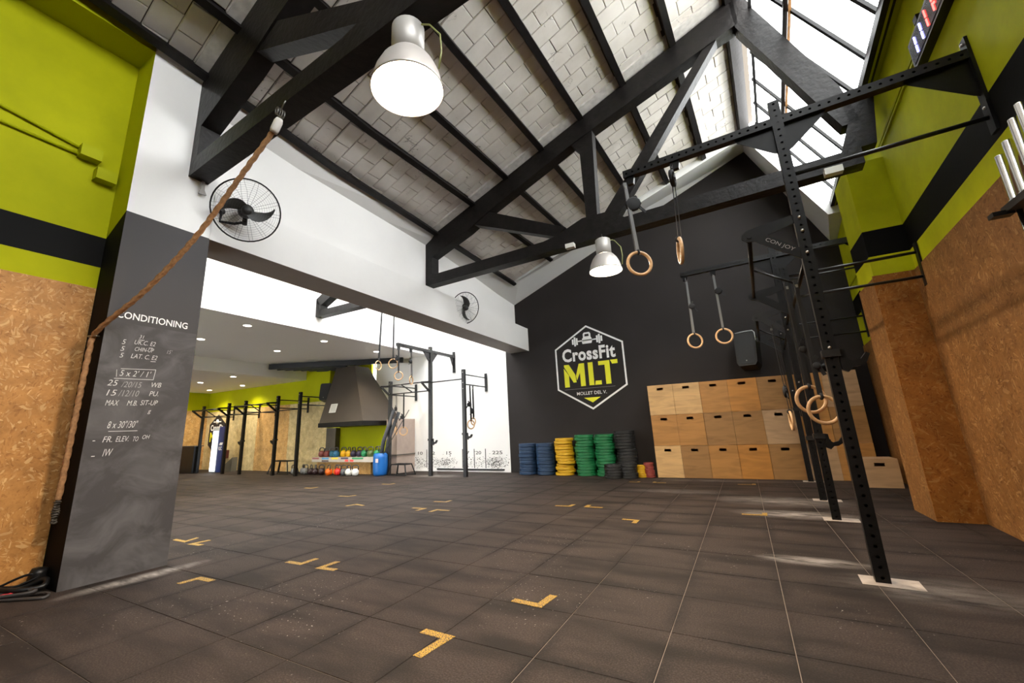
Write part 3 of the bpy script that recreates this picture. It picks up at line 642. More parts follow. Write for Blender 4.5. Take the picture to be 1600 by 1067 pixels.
m = MB(); f = 0.13; xx0, xx1 = -11.0, -10.68; e = V((0, 0.55, 1.78)).normalized()
m.prism([(0, 0), (0.30, 0), (0.30, 0.28), (0, 0.28)], EX, e, V((-11.03, 8.85 + .55 * .17 - .012, 1.52 + 1.78 * .17)), (0, -0.004, 0)); m.build('notice', mat('paper', (0.72, 0.72, 0.68), 0.8), hood)
m = MB()
for k in range(6): m.prism([(0.03, 0.03 + k * .04), (0.27, 0.03 + k * .04), (0.27, 0.045 + k * .04), (0.03, 0.045 + k * .04)], EX, e, V((-11.03, 8.85 + .55 * .17 - .018, 1.52 + 1.78 * .17)), (0, -0.002, 0))
m.build('notice_text', mat('print_grey', (0.25, 0.25, 0.25), 0.8), hood)
# black slatted canopy under the ceiling beside the hood
A_, B_ = V((-13.15, 8.21, 0)), V((-9.12, 10.14, 0)); dv = (B_ - A_).normalized(); nv = V((-dv.y, dv.x, 0))
can = thing('slatted_canopy', 'black slatted canopy hung under the ceiling behind the hood', 'canopy', tuple(A_ + Z * 3.3))
m = MB(); m.bar(A_ + Z * 3.40, B_ + Z * 3.40, 0.08, 0.17); m.build('fascia', BLACK, can)
for k in range(1, 8):
    m = MB(); a = A_ + nv * (0.14 * k) + dv * (0.20 * k) + Z * 3.335; b = A_ + nv * (0.14 * k) + dv * (2.55 - .05 * k) + Z * 3.335
    m.bar(a, b, 0.05, 0.08); m.build('slat', BLACK, can)
m = MB(); m.prism([(0, 0.03), (2.6, 0.03), (2.2, 1.1), (1.2, 1.1)], dv, nv, A_ + Z * 3.375, (0, 0, 0.01)); m.build('backing', BLACK, can)

# wall graphics of the white wall: medicine ball targets
NUM = mat('stencil_black', (0.06, 0.06, 0.06), 0.8)
for x in (-9.05, -8.42, -7.12, -6.72, -6.35)[0:5]:
    m = MB(); m.span((x, 10.444, 0.10), (x + 0.022, 10.45, 0.62)); m.build('target_line', NUM, wall_white)
for s_, x in (('10', -9.36), ('10', -8.75), ('12', -8.28), ('15', -7.68), ('17', -7.05), ('20', -6.66), ('225', -6.12)):
    text(s_, 'target_number', NUM, wall_white, (x, 10.45, 0.47), EX, Z, w=0.09 * len(s_) + (0.05 if len(s_) > 2 else 0), h=0.09, bold=0.01)
def scuffs():
    m_, nt, b = nodes('ball_scuffs'); b.inputs['Roughness'].default_value = 0.8
    return m_
sc = MB()
SC = mat('scuff_grey', (0.15, 0.145, 0.14), 0.9)
rs = random.Random(3)
for k in range(900):
    cxs = rs.choice((-8.7, -7.75, -7.6, -6.75, -6.0, -5.95, -6.1, -8.1, -9.2)); x = rs.gauss(cxs, 0.17); z = rs.gauss(0.25, 0.085); s_ = rs.uniform(0.005, 0.02)
    if -9.6 < x < -5.6 and z > 0.04: sc.quad((x - s_, 10.4485, z - s_ * .6), (x + s_, 10.4485, z - s_ * .3), (x + s_ * .7, 10.4485, z + s_ * .6), (x - s_ * .6, 10.4485, z + s_ * .5))
sc.build('ball_scuff', SC, wall_white, kind='stuff')
m = MB(); m.span((-8.0, 10.40, 0.05), (-5.75, 10.45, 0.085)); m.build('rail', BLACK, wall_white)
m = MB(); m.span((-9.6, 10.43, 0), (-5.56, 10.45, 0.05)); struct(m, 'baseboard_white', WHITE)

# ================================================================= THINGS
# hall lamps
def lamp(c, label):
    c = V(c); t = thing('high_bay_lamp', label, 'lamp', tuple(c))
    m = MB(); m.lathe([(0.095, 0.27), (0.135, 0.25), (0.18, 0.19), (0.215, 0.11), (0.235, 0.02), (0.242, -0.005), (0.235, -0.005), (0.228, 0.02), (0.208, 0.11), (0.172, 0.185), (0.09, 0.25)], c, 32); m.build('lamp_shade', SHADEM, t)
    m = MB(); m.lathe([(0.0, 0.52), (0.085, 0.52), (0.112, 0.50), (0.112, 0.28), (0.095, 0.27), (0, 0.27)], c, 24); m.build('ballast_housing', HOUSM, t)
    m = MB(); m.lathe([(0.0, 0.035), (0.12, 0.03), (0.229, 0.022)], c, 32); m.build('lens', LENS, t)
    m = MB(); m.tube([c + V((0, 0, 0.52)), c + V((0, 0, 0.60))], 0.012); m.build('hook', BOLT, t)
    for a in (0.5, 2.6, 4.7): m = MB(); m.bar(c + V((math.cos(a) * .10, math.sin(a) * .10, 0.25)), c + V((math.cos(a) * .10, math.sin(a) * .10, 0.31)), 0.02, 0.012); m.build('bracket', BOLT, t)
    m = MB(); m.tube([c + V((0.08, 0, 0.50)), c + V((0.17, 0.02, 0.46)), c + V((0.25, 0.03, 0.34)), c + V((0.26, 0.03, 0.2)), c + V((0.245, 0.02, 0.06))], 0.006, 6); m.build('cable', mat('cable_green', (0.35, 0.36, 0.12), 0.5), t)
    return t
SHADEM = mat('spun_aluminium', (0.62, 0.58, 0.55), 0.4, 0.4); HOUSM = mat('cast_aluminium', (0.50, 0.48, 0.46), 0.45, 0.3)
lamp((-1.60, 1.79, 3.32), 'bell-shaped hall lamp hung from the truss with the rope, big lit white lens')
lamp((-1.45, 6.04, 3.36), 'bell-shaped hall lamp hanging above the emblem near the wooden rings')
m = MB(); m.box((-1.95, 6.0, 3.88), (0.14, 0.09, 0.07)); tag(m.build('junction_box', mat('box_white', (0.7, 0.69, 0.64), 0.5)), 'small white junction box under the truss beside the far hall lamp', 'junction box')
m = MB(); m.box((1.33, 5.80, 3.88), (0.17, 0.09, 0.08)); tag(m.build('junction_box', MATS['box_white']), 'white junction box under the truss end by the lime pilaster', 'junction box')

# downlights
dl = [((-8.93, 5.0), 3.5, 'biggest recessed downlight, in the middle ceiling close to its bright edge'), ((-10.97, 5.07), 3.5, 'recessed downlight half hidden by the chalkboard column edge'), ((-11.01, 7.06), 3.5, 'recessed downlight before the ceiling step, farther than the one at the column edge'), ((-9.02, 7.04), 3.5, 'recessed downlight above the slatted canopy, farther along the bright ceiling edge'), ((-9.08, 8.94), 3.5, 'recessed downlight glowing behind the hanging rings'),
      ((-13.9, 7.5), 3.09, 'recessed downlight just past the ceiling step, first of the low ceiling'), ((-16.0, 7.55), 3.09, 'recessed downlight of the low ceiling beside the column edge'), ((-16.0, 9.0), 3.09, 'recessed downlight of the low ceiling above the second pull-up station'), ((-18.2, 8.95), 3.09, 'recessed downlight of the low ceiling near the emblem board'), ((-19.0, 7.6), 3.09, 'recessed downlight deepest in the low ceiling corner'), ((-16.2, 4.0), 3.09, 'recessed downlight of the low ceiling hidden behind the column'), ((-11.0, 3.0), 3.5, 'recessed downlight of the middle ceiling hidden behind the column')]
for (x, y), z, lab in dl:
    t = thing('downlight', lab, 'downlight', (x, y, z), 'recessed ceiling downlights')
    m = MB(); m.lathe([(0.075, -0.004), (0.095, -0.006), (0.10, 0.0)], (x, y, z), 20); m.build('trim_ring', WHITE, t)
    m = MB(); m.lathe([(0.0, -0.003), (0.076, -0.0035)], (x, y, z), 20); m.build('diffuser', DISC, t)
    l = bpy.data.lights.new('downlight_beam', 'SPOT'); l.energy = 150; l.color = (1.0, 0.86, 0.66); l.spot_size = 2.4; l.spot_blend = 0.8; l.shadow_soft_size = 0.07
    lo = bpy.data.objects.new('downlight_beam', l); lo.location = (x, y, z - 0.02); COL.objects.link(lo)
for (x, y), lab in (((-16.9, 6.3), 'dark slot vent in the low ceiling, wider one'), ((-18.6, 7.6), 'dark slot vent in the low ceiling beside the column edge')):
    m = MB(); m.box((x, y, 3.085), (0.9, 0.18, 0.012)); tag(m.build('ceiling_vent', BROWN), lab, 'vent')

# punched steel tube: real holes through two faces
def punched(p0, p1, w, n, sp=0.065, r=0.011, t=0.004, through=True):
    p0, p1 = V(p0), V(p1); d = p1 - p0; l = d.length; x = d.normalized(); n = V(n); n = (n - x * n.dot(x)).normalized(); s = x.cross(n); h = w / 2
    m = MB()
    for q in (s, -s): m.quad(p0 + q * h - n * h, p1 + q * h - n * h, p1 + q * h + n * h, p0 + q * h + n * h)
    m.quad(p0 - s * h - n * h, p0 + s * h - n * h, p0 + s * h + n * h, p0 - s * h + n * h); m.quad(p1 - s * h - n * h, p1 + s * h - n * h, p1 + s * h + n * h, p1 - s * h + n * h)
    k = max(1, int(l / sp)); st = l / k
    if not through: m.quad(p0 - s * h - n * h, p1 - s * h - n * h, p1 + s * h - n * h, p0 + s * h - n * h)
    for f in ((1, -1) if through else (1,)):
        for i in range(k):
            c = p0 + x * (st * (i + .5)) + n * (h * f); a = st / 2
            sq = [(-a, -h), (0, -h), (a, -h), (a, 0), (a, h), (0, h), (-a, h), (-a, 0)]
            oc = [(r * math.cos(-2.356 + k2 * PI / 4), r * math.sin(-2.356 + k2 * PI / 4)) for k2 in range(8)]
            vs = [c + x * u + s * v for u, v in sq] + [c + x * u + s * v for u, v in oc] + [c + x * u + s * v - n * (f * t) for u, v in oc]
            m.add(vs, [[j, (j + 1) % 8, 8 + (j + 1) % 8, 8 + j] for j in range(8)] + [[8 + j, 8 + (j + 1) % 8, 16 + (j + 1) % 8, 16 + j] for j in range(8)])
    return m
def bolts(parent, pts, n, r=0.013, h=0.012):
    for p in pts: mb = MB(); mb.lathe([(0, h), (r * .7, h), (r, h * .5), (r, 0)], V(p), 8, n); mb.build('bolt', BOLT, parent)

# pull-up rig along the lime wall
O = V((0.65, 4.10, 0))
def G(u, v, z): return O + PU * u + RD * v + Z * z
rig = thing('pull_up_rig', 'black wall-braced pull-up rig of four uprights along the OSB wall', 'rig', tuple(O))
posts = [(0, 0, 3.86), (-0.045, 2.18, 2.98), (-0.06, 3.56, 3.80), (-0.08, 5.71, 2.98)]
for k, (u, v, h) in enumerate(posts):
    up = punched(G(u, v, 0.0), G(u, v, h), 0.082, -RD, through=False).build('upright', BLACK, rig)
    bolts(up, [G(u - .0, v - .042, z) for z in (2.72, 2.60, 2.41, 1.62)], -RD)
    if k == 2: pass
    mb = MB(); mb.prism([(-.12, -.11), (.20, -.11), (.20, .10), (-.12, .10)], PU, RD, G(u, v, -0.012), (0, 0, 0.0135)); mb.build('concrete_patch', mat('bare_concrete', (0.42, 0.36, 0.31), 0.8, var=0.2, scale=14), floor)
def gusset(p, eu, ez, d, nrm, parent):
    mb = MB(); mb.prism([(0, 0), (d, 0), (d * .93, -.03), (.03, -d * .8), (0, -d * .85)], eu, ez, p, V(nrm) * 0.008); return mb.build('gusset', BLACK, parent)
for (u, v, z), wu in (((0, 0, 3.66), 1.178), ((-0.06, 3.56, 3.62), 1.178)):
    a, b = G(u - 1.36, v, z), G(wu, v, z)
    bm_ = punched(a, b, 0.078, -RD).build('ring_beam', BLACK if v < 1 else RIGGREY, rig)
    for sgn in (-1, 1): gusset(G(u + sgn * .04, v - .004, z - .04), PU * sgn, Z, 0.30, RD, rig)
    gusset(G(wu, v - .004, z - .04), -PU, Z, 0.36, RD, rig)
    mb = MB(); mb.prism([(-.045, -.50), (.045, -.50), (.045, .14), (-.045, .14)], RD, Z, G(wu + .0, v, z), PU * 0.02); wp = mb.build('wall_plate', BLACK, rig)
    bolts(wp, [G(wu - .001, v, z - .45), G(wu - .001, v, z + .10)], -PU)
    for du in (-1.30, -0.86):
        mb = MB(); mb.prism([(-.045, -.04), (.045, -.04), (.03, -.12), (-.03, -.12)], PU, Z, G(u + du, v - .02, z), RD * 0.05); mb.build('ring_hanger', BLACK, rig)
def wallbar(u, v, z, wu, r=0.017):
    mb = MB(); mb.tube([G(u + .04, v, z), G(wu, v, z)], r, 10); return mb.build('pull_up_bar', RIGGREY, rig)
wallbar(0, 0, 3.13, 1.178, 0.017)
mb = MB(); mb.prism([(-.045, -.12), (.045, -.12), (.045, .12), (-.045, .12)], RD, Z, G(1.176, 0, 3.13), PU * 0.02); mb.build('wall_plate', BLACK, rig)
for (u, v) in ((-0.045, 2.18), (-0.08, 5.71)):
    for z in (2.86, 2.575): wallbar(u, v, z, 1.178)
    mb = MB(); mb.prism([(-.04, 2.47), (.04, 2.47), (.04, 2.97), (-.04, 2.97)], RD, Z, G(1.176, v, 0), PU * 0.02); mb.build('wall_plate', BLACK, rig)
wallbar(-.06, 3.56, 3.19, 1.178, 0.014)
for k, (u, v, h) in enumerate(posts):   # V brackets and the flying bars between each pair
    mb = MB(); tip = (-0.37, 2.665)
    mb.prism([(-.04, 2.765), (-.30, 2.735), (-.385, 2.72), (-.425, 2.69), (-.43, 2.65), (-.40, 2.62), (-.34, 2.61), (-.04, 2.37), (-.04, 2.47), (-.24, 2.64), (-.04, 2.69)], PU, Z, G(u, v - .02, 0), RD * 0.012); mb.build('bar_bracket', BLACK if k < 2 else RIGGREY, rig)
    d_ = V(PU) * .30 * -1
    if k == 0: text('CON JOY', 'bracket_lettering', CHALKF, rig, G(u - .27, v - .022, 2.585), (PU * .3 + Z * -.24).normalized(), (Z * .3 + PU * .24).normalized(), w=0.23, h=0.04)
for (u0, v0), (u1, v1) in (((0, 0), (-.045, 2.18)), ((-.06, 3.56), (-.08, 5.71))):
    mb = MB(); mb.tube([G(u0 - .37, v0 - .03, 2.66), G(u1 - .37, v1 + .03, 2.66)], 0.019, 10); mb.build('flying_bar', BLACK, rig)
    mb = MB(); mb.tube([G(u0, v0, 2.41), G(u1, v1, 2.41)], 0.017, 10); mb.build('cross_bar', BLACK, rig)
    mb = MB(); mb.tube([G(u0 - .37, v0 + 1.0, 2.66), G(u0, v0 + 1.0, 2.41)], 0.012, 8); mb.build('strut', BLACK, rig)
mb = MB(); mb.tube([G(-.045, 2.18, 2.5), G(-.06, 3.56, 2.5)], 0.017, 10); mb.build('cross_bar', BLACK, rig)

def jcup(p, eu, ev, label, s=1.0):
    """J-cup clamped on an upright: sleeve, hook arm along eu"""
    p = V(p); t = thing('j_cup', label, 'j-cup', tuple(p))
    mb = MB(); mb.prism([(-.055, 0), (.055, 0), (.055, .055), (-.055, .055)], eu, Z, p - V(ev) * .058, V(ev) * .116); mb.build('sleeve', RIGGREY, t)
    mb = MB(); mb.prism([(.045, .0), (.045, -.10), (.085, -.12), (.12, -.085), (.16, -.082), (.20, -.055), (.225, 0), (.205, .015), (.17, -.03), (.12, -.045), (.09, -.02), (.085, .05), (.05, .055)], eu, Z, p - V(ev) * .03, V(ev) * .06); mb.build('hook_arm', BLACK, t)
    return t
jcup(G(0, 0, 1.55), PU, RD, 'black J-cup clamped on the closest rig upright at shoulder height')
jcup(G(-.045, 2.18, 0.87), PU, RD, 'black J-cup clamped low on the second rig upright')
jcup(G(-.06, 3.56, 0.80), PU, RD, 'black J-cup clamped low on the third rig upright, lowest of the hall side')
jcup(G(-.08, 5.71, 1.25), PU, RD, 'black J-cup clamped on the rig upright by the plywood boxes')

# rigs of the other bay: builder in a local frame (eu to the wall, ev along the row)
def rig2(O2, eu, ev, name_label, plist, wall_u, mt, wb=True):
    def H(u, v, z): return O2 + eu * u + ev * v + Z * z
    t = thing('pull_up_rig', name_label, 'rig', tuple(O2))
    for (v, h, tall) in plist:
        mb = MB(); mb.bar(H(0, v, 0), H(0, v, h), 0.085, 0.085); up = mb.build('upright', mt, t)
        bolts(up, [H(-.043, v, z) for z in (h - .08, h - .35, 2.2)], -eu)
        if tall:
            mb = punched(H(-1.35, v, h - .13), H(wall_u, v, h - .13), 0.08, ev, sp=0.08); mb.build('ring_beam', mt, t)
            for q, sg in ((0.045, 1), (-.045, -1)):
                mb = MB(); mb.prism([(0, 0), (.28, 0), (0, -.30)], eu * sg, Z, H(q, v - .004, h - .17), ev * .008); mb.build('gusset', mt, t)
            mb = MB(); mb.prism([(0, 0), (.22, 0), (0, -.40)], -eu, Z, H(wall_u, v - .004, h - .17), ev * .008); mb.build('gusset', mt, t)
            mb = MB(); mb.bar(H(wall_u - .01, v, h - .62), H(wall_u - .01, v, h + .02), 0.09, 0.02, up=eu); mb.build('wall_plate', mt, t)
            for du in (-1.29, -.82):
                mb = MB(); mb.prism([(-.05, 0), (.05, 0), (.03, -.10), (-.03, -.10)], eu, Z, H(du, v - .02, h - .17), ev * .04); mb.build('ring_hanger', mt, t)
        else:
            for z in (h - .13, h - .39):
                mb = MB(); mb.tube([H(.04, v, z), H(wall_u, v, z)], 0.017, 8); mb.build('pull_up_bar', mt, t)
            mb = MB(); mb.bar(H(wall_u - .01, v, h - .52), H(wall_u - .01, v, h), 0.08, 0.02, up=eu); mb.build('wall_plate', mt, t)
    return t, H
O3 = V((-6.23, 9.28, 0)); EYv = V((0, 1, 0)); EXm = V((-1, 0, 0))
r3, H3 = rig2(O3, EYv, EXm, 'dark grey pull-up rig of three uprights before the white wall', [(0, 2.71, 0), (1.11, 3.46, 1), (2.59, 2.62, 0)], 1.15, RIGGREY)
for v in (1.11, 2.59):
    mb = MB(); mb.prism([(-.04, 2.50), (-.40, 2.46), (-.40, 2.41), (-.04, 2.17), (-.04, 2.24), (-.30, 2.42), (-.04, 2.44)], EYv, Z, H3(0, v - .01, 0), EXm * .02); mb.build('bar_bracket', RIGGREY, r3)
for a, b in (((-.37, 1.11, 2.44), (-.37, 2.59, 2.44)), ((0, 1.11, 2.24), (0, 2.59, 2.24)), ((-.37, 1.85, 2.44), (0, 1.75, 2.24)), ((0, 0, 2.46), (0, 1.11, 2.46))):
    mb = MB(); mb.tube([H3(*a), H3(*b)], 0.017, 8); mb.build('flying_bar' if a[0] else 'cross_bar', RIGGREY, r3)
jcup(H3(0, 0, 1.02), EX, EYv, 'grey J-cup on the end upright of the rig before the white wall'); jcup(H3(0, 1.11, 0.90), EX, EYv, 'grey J-cup on the tall upright of the rig before the white wall')
O4 = V((-11.85, 8.5, 0))
r4, H4 = rig2(O4, EYv, EXm, 'black pull-up rig of five uprights before the pale OSB wall', [(0, 2.50, 0), (1.12, 2.46, 0), (2.93, 2.43, 0), (3.95, 2.41, 0), (5.65, 2.40, 0)], 1.13, BLACK)
for v in (1.12, 2.93, 3.95, 5.65):
    mb = MB(); mb.prism([(-.04, 2.27), (-.40, 2.24), (-.40, 2.19), (-.04, 1.93), (-.04, 2.0), (-.30, 2.2), (-.04, 2.21)], EYv, Z, H4(0, v - .01, 0), EXm * .02); mb.build('bar_bracket', BLACK, r4)
for a, b in (((-.37, 1.12, 2.21), (-.37, 2.93, 2.21)), ((-.37, 3.95, 2.21), (-.37, 5.65, 2.21)), ((0, 0, 1.98), (0, 5.65, 1.98)), ((-.37, 2.0, 2.21), (0, 2.0, 1.98)), ((-.37, 4.8, 2.21), (0, 4.8, 1.98))):
    mb = MB(); mb.tube([H4(*a), H4(*b)], 0.016, 8); mb.build('flying_bar' if a[0] else 'cross_bar', BLACK, r4)
for v, lab in ((1.12, 'black J-cup on the second upright before the orange OSB panel'), (2.93, 'black J-cup on the third upright before the orange OSB panel')): jcup(H4(0, v, 1.05), -EX, EYv, lab)

# gymnastic rings
def ring(top, c, R, nrm, label, roll=None, mt=STRAP, tail=True, rollr=0.06):
    top, c = V(top), V(c); nrm = V(nrm).normalized(); t = thing('gymnastic_ring', label, 'gymnastic ring', tuple(c), 'gymnastic rings on straps')
    u = V((0, 0, 1)); u = (u - nrm * u.dot(nrm)).normalized(); w = nrm.cross(u)
    mb = MB(); mb.tube([c + (u * math.cos(a) + w * math.sin(a)) * R for a in [2 * PI * k / 28 for k in range(28)]], 0.0155, 10, closed=True); mb.build('ring', RINGWOOD, t)
    at = c + u * R; mb = MB(); s = w * 0.016
    mb.bar(top, at + u * .0, 0.034, 0.004, up=nrm); mb.bar(top + nrm * .02, at + nrm * .03 + u * .02, 0.03, 0.004, up=nrm)
    mb.build('strap', mt, t)
    mb = MB(); mb.tube([at + (u * math.cos(a) + nrm * math.sin(a)) * 0.021 for a in [2 * PI * k / 10 for k in range(10)]], 0.012, 6, closed=True); mb.build('strap_loop', STRAP, t)
    if roll is not None:
        q = top.lerp(at, roll); mb = MB(); mb.lathe([(0, -.022), (rollr * .8, -.022), (rollr, -.016), (rollr, .016), (rollr * .8, .022), (0, .022)], q + w * (rollr * .6), 12, nrm + w * .3)
        for k in range(3): mb.bar(q + w * rollr * .4 + V((0, 0, .05)), q + w * (rollr * (1.2 + .5 * k)) + V((0, 0, .09 - .09 * k)), 0.03, 0.01, up=nrm)
        mb.build('strap_roll', STRAP, t)
    mb = MB(); mb.box(top - u * .06, (0.022, 0.012, 0.03)); mb.build('buckle', BOLT, t)
    return t
ring((-0.70, 4.13, 3.56), (-0.655, 4.12, 2.645), 0.117, RD - PU * .75, 'wooden gymnastic ring hanging beside the far hall lamp, from the first ring beam', 0.32, STRAPG, rollr=0.075)
ring((-0.25, 4.11, 3.58), (-0.277, 4.10, 2.675), 0.117, PU * 1.0 + RD * .28, 'wooden gymnastic ring seen edge-on with a big knotted strap bundle', 0.22, STRAP, rollr=0.085)
ring((-0.50, 7.71, 3.55), (-0.505, 7.70, 2.43), 0.117, RD - PU * .6, 'wooden gymnastic ring turned aslant on the second ring beam end', 0.52, STRAPG, rollr=0.05)
ring((-0.08, 7.69, 3.56), (-0.07, 7.68, 2.445), 0.117, RD - PU * .15, 'wooden gymnastic ring facing out beside the wall speaker', 0.35, STRAPG, rollr=0.055)
ring(G(-.06, 0.72, 2.40), G(-.06, 0.68, 1.17), 0.117, RD - PU * .25, 'lower of two wooden rings behind the closest upright', 0.75, STRAP, rollr=0.03)
ring(G(-.13, 0.80, 2.42), G(-.13, 0.78, 1.27), 0.117, RD - PU * .35, 'upper of two wooden rings behind the closest upright', 0.66, STRAP, rollr=0.03)
ring(G(-.28, 2.9, 2.40), G(-.26, 2.9, 1.08), 0.117, PU + RD * .1, 'wooden ring edge-on at the bunch of black straps before the plywood boxes', 0.78, STRAP, rollr=0.08)
ring((-7.94, 8.0, 5.05), (-8.05, 8.0, 2.87), 0.117, V((1, .1, 0)), 'wooden ring on a long strap, turned aslant, under the white bay ceiling', None)
ring((-7.52, 8.0, 5.05), (-7.53, 8.0, 2.86), 0.117, V((.45, -.9, 0)), 'wooden ring on a long strap, facing out, under the white bay ceiling', None)
ring(H3(-1.29, 1.11, 3.20), H3(-1.28, 1.11, 2.53), 0.105, V((.45, -.9, 0)), 'thin ring hanging from the tip of the white-wall rig beam', 0.4, STRAP)
ring(H3(-.82, 1.11, 3.20), H3(-.80, 1.11, 2.46), 0.105, V((.95, .3, 0)), 'thin ring hanging nearer the upright on the white-wall rig beam', 0.4, STRAP)
ring(H3(-.02, 2.35, 2.22), H3(0.0, 2.35, 1.20), 0.11, V((.9, .5, 0)), 'wooden ring seen edge-on before the grey foam tubes', 0.45, STRAP)
ring(H3(-.02, 2.05, 2.22), H3(-.02, 2.05, 1.18), 0.11, V((.4, -.9, 0)), 'wooden ring with a black handle at the foam tubes', 0.7, STRAP)
ring(H3(0.28, 0, 2.30), H3(0.30, 0, 1.28), 0.11, V((.9, -.35, 0)), 'wooden ring hung from the bar beside the end upright on the white wall', 0.55, STRAP)
ring(H3(0.42, 0, 2.30), H3(0.42, 0, 1.36), 0.09, V((.95, -.1, 0)), 'second ring hung farther out on the same end bar, with metal carabiners', 0.8, STRAP)

# climbing rope
def rope_mesh(pts, r=0.021):
    pts = [V(p) for p in pts]; fine = []
    for i in range(len(pts) - 1):
        a, b, c, d = pts[max(i - 1, 0)], pts[i], pts[i + 1], pts[min(i + 2, len(pts) - 1)]; n = max(4, int((c - b).length / 0.012))
        for k in range(n):
            t = k / n; fine.append(0.5 * (2 * b + (c - a) * t + (2 * a - 5 * b + 4 * c - d) * t * t + (3 * b - a - 3 * c + d) * t ** 3))
    fine.append(pts[-1]); m = MB(); n = 12; vs = []; fr = None; s = 0; m.smooth = True
    for i, p in enumerate(fine):
        t = (fine[min(i + 1, len(fine) - 1)] - fine[max(i - 1, 0)]).normalized()
        if i: s += (p - fine[i - 1]).length
        fr = ((fr if fr is not None else V((0, 1, 0))) - t * (fr if fr is not None else V((0, 1, 0))).dot(t)).normalized(); w = t.cross(fr)
        for k in range(n):
            a = 2 * PI * k / n; rr = r * (1 + 0.17 * math.cos(3 * a - s * 2 * PI / 0.10)); vs.append(p + (fr * math.cos(a) + w * math.sin(a)) * rr)
    m.add(vs, [[i * n + k, i * n + (k + 1) % n, (i + 1) * n + (k + 1) % n, (i + 1) * n + k] for i in range(len(fine) - 1) for k in range(n)]); return m
HEMP = mat('hemp_rope', (0.36, 0.19, 0.085), 0.85, var=0.3, scale=40); TAPEW = mat('white_cloth_tape', (0.70, 0.66, 0.62), 0.8, bmp=0.2)
rp = thing('climbing_rope', 'twisted brown climbing rope from the truss, swept aside and hooked on the column', 'rope', (-3.06, 1.82, 3.80))
rope_mesh([(-3.09, 1.80, 3.70), (-3.45, 1.74, 3.32), (-3.9, 1.66, 2.85), (-4.38, 1.54, 2.43), (-4.80, 1.42, 2.15), (-4.95, 1.40, 2.05)]).build('rope_upper_length', HEMP, rp)
rope_mesh([(-4.95, 1.40, 2.06), (-4.96, 1.395, 1.63), (-4.975, 1.395, 1.15), (-4.99, 1.395, 0.80), (-5.0, 1.395, 0.68)]).build('rope_lower_length', HEMP, rp)
m = MB(); a = V((-3.055, 1.805, 3.775)); b = V((-3.115, 1.795, 3.655)); m.tube([a, a.lerp(b, .2), a.lerp(b, .8), b], [0.026, 0.036, 0.036, 0.03], 12); m.build('tape_sleeve', TAPEW, rp)
m = MB()
for k in range(4): m.tube([V((-3.05 + 0.02 * math.cos(q), 1.80 + 0.02 * k - .03, 3.83 + 0.035 * math.sin(q))) for q in [2 * PI * j / 10 for j in range(10)]], 0.006, 6, closed=True)
m.tube([(-3.03, 1.79, 3.83), (-2.98, 1.78, 3.86), (-2.95, 1.78, 3.89)], 0.006, 6); m.build('chain', mat('dull_chain', (0.20, 0.19, 0.18), 0.4, 0.7), rp)
m = MB()
for k in range(10): m.tube([V((-5.0 + 0.016 * math.cos(q + k), 1.395 + .018 * math.sin(q), 0.66 - 0.017 * k + .008 * math.cos(q))) for q in [2 * PI * j / 8 for j in range(8)]], 0.008, 5, closed=True)
m.build('rope_end_binding', mat('dark_binding', (0.07, 0.06, 0.05), 0.7), rp)
m = MB(); m.tube([(-5.0, 1.436, 2.06), (-5.0, 1.40, 2.06), (-4.95, 1.37, 2.055), (-4.90, 1.40, 2.06), (-4.90, 1.436, 2.06)], 0.007, 6); tag(m.build('wall_hook', BOLT), 'small steel hook on the black column side holding the rope', 'hook')
# small bracket tab under the truss end
m = MB(); m.prism([(0, 0), (.03, 0), (.035, -.10), (.06, -.15), (-.02, -.16), (0, -.1)], EY, Z, (-4.80, 2.02, 3.91), (0.02, 0, 0)); tag(m.build('bracket_tab', mat('greyed_tab', (0.35, 0.33, 0.31), 0.5)), 'small grey metal tab under the truss end on the white wall', 'bracket')

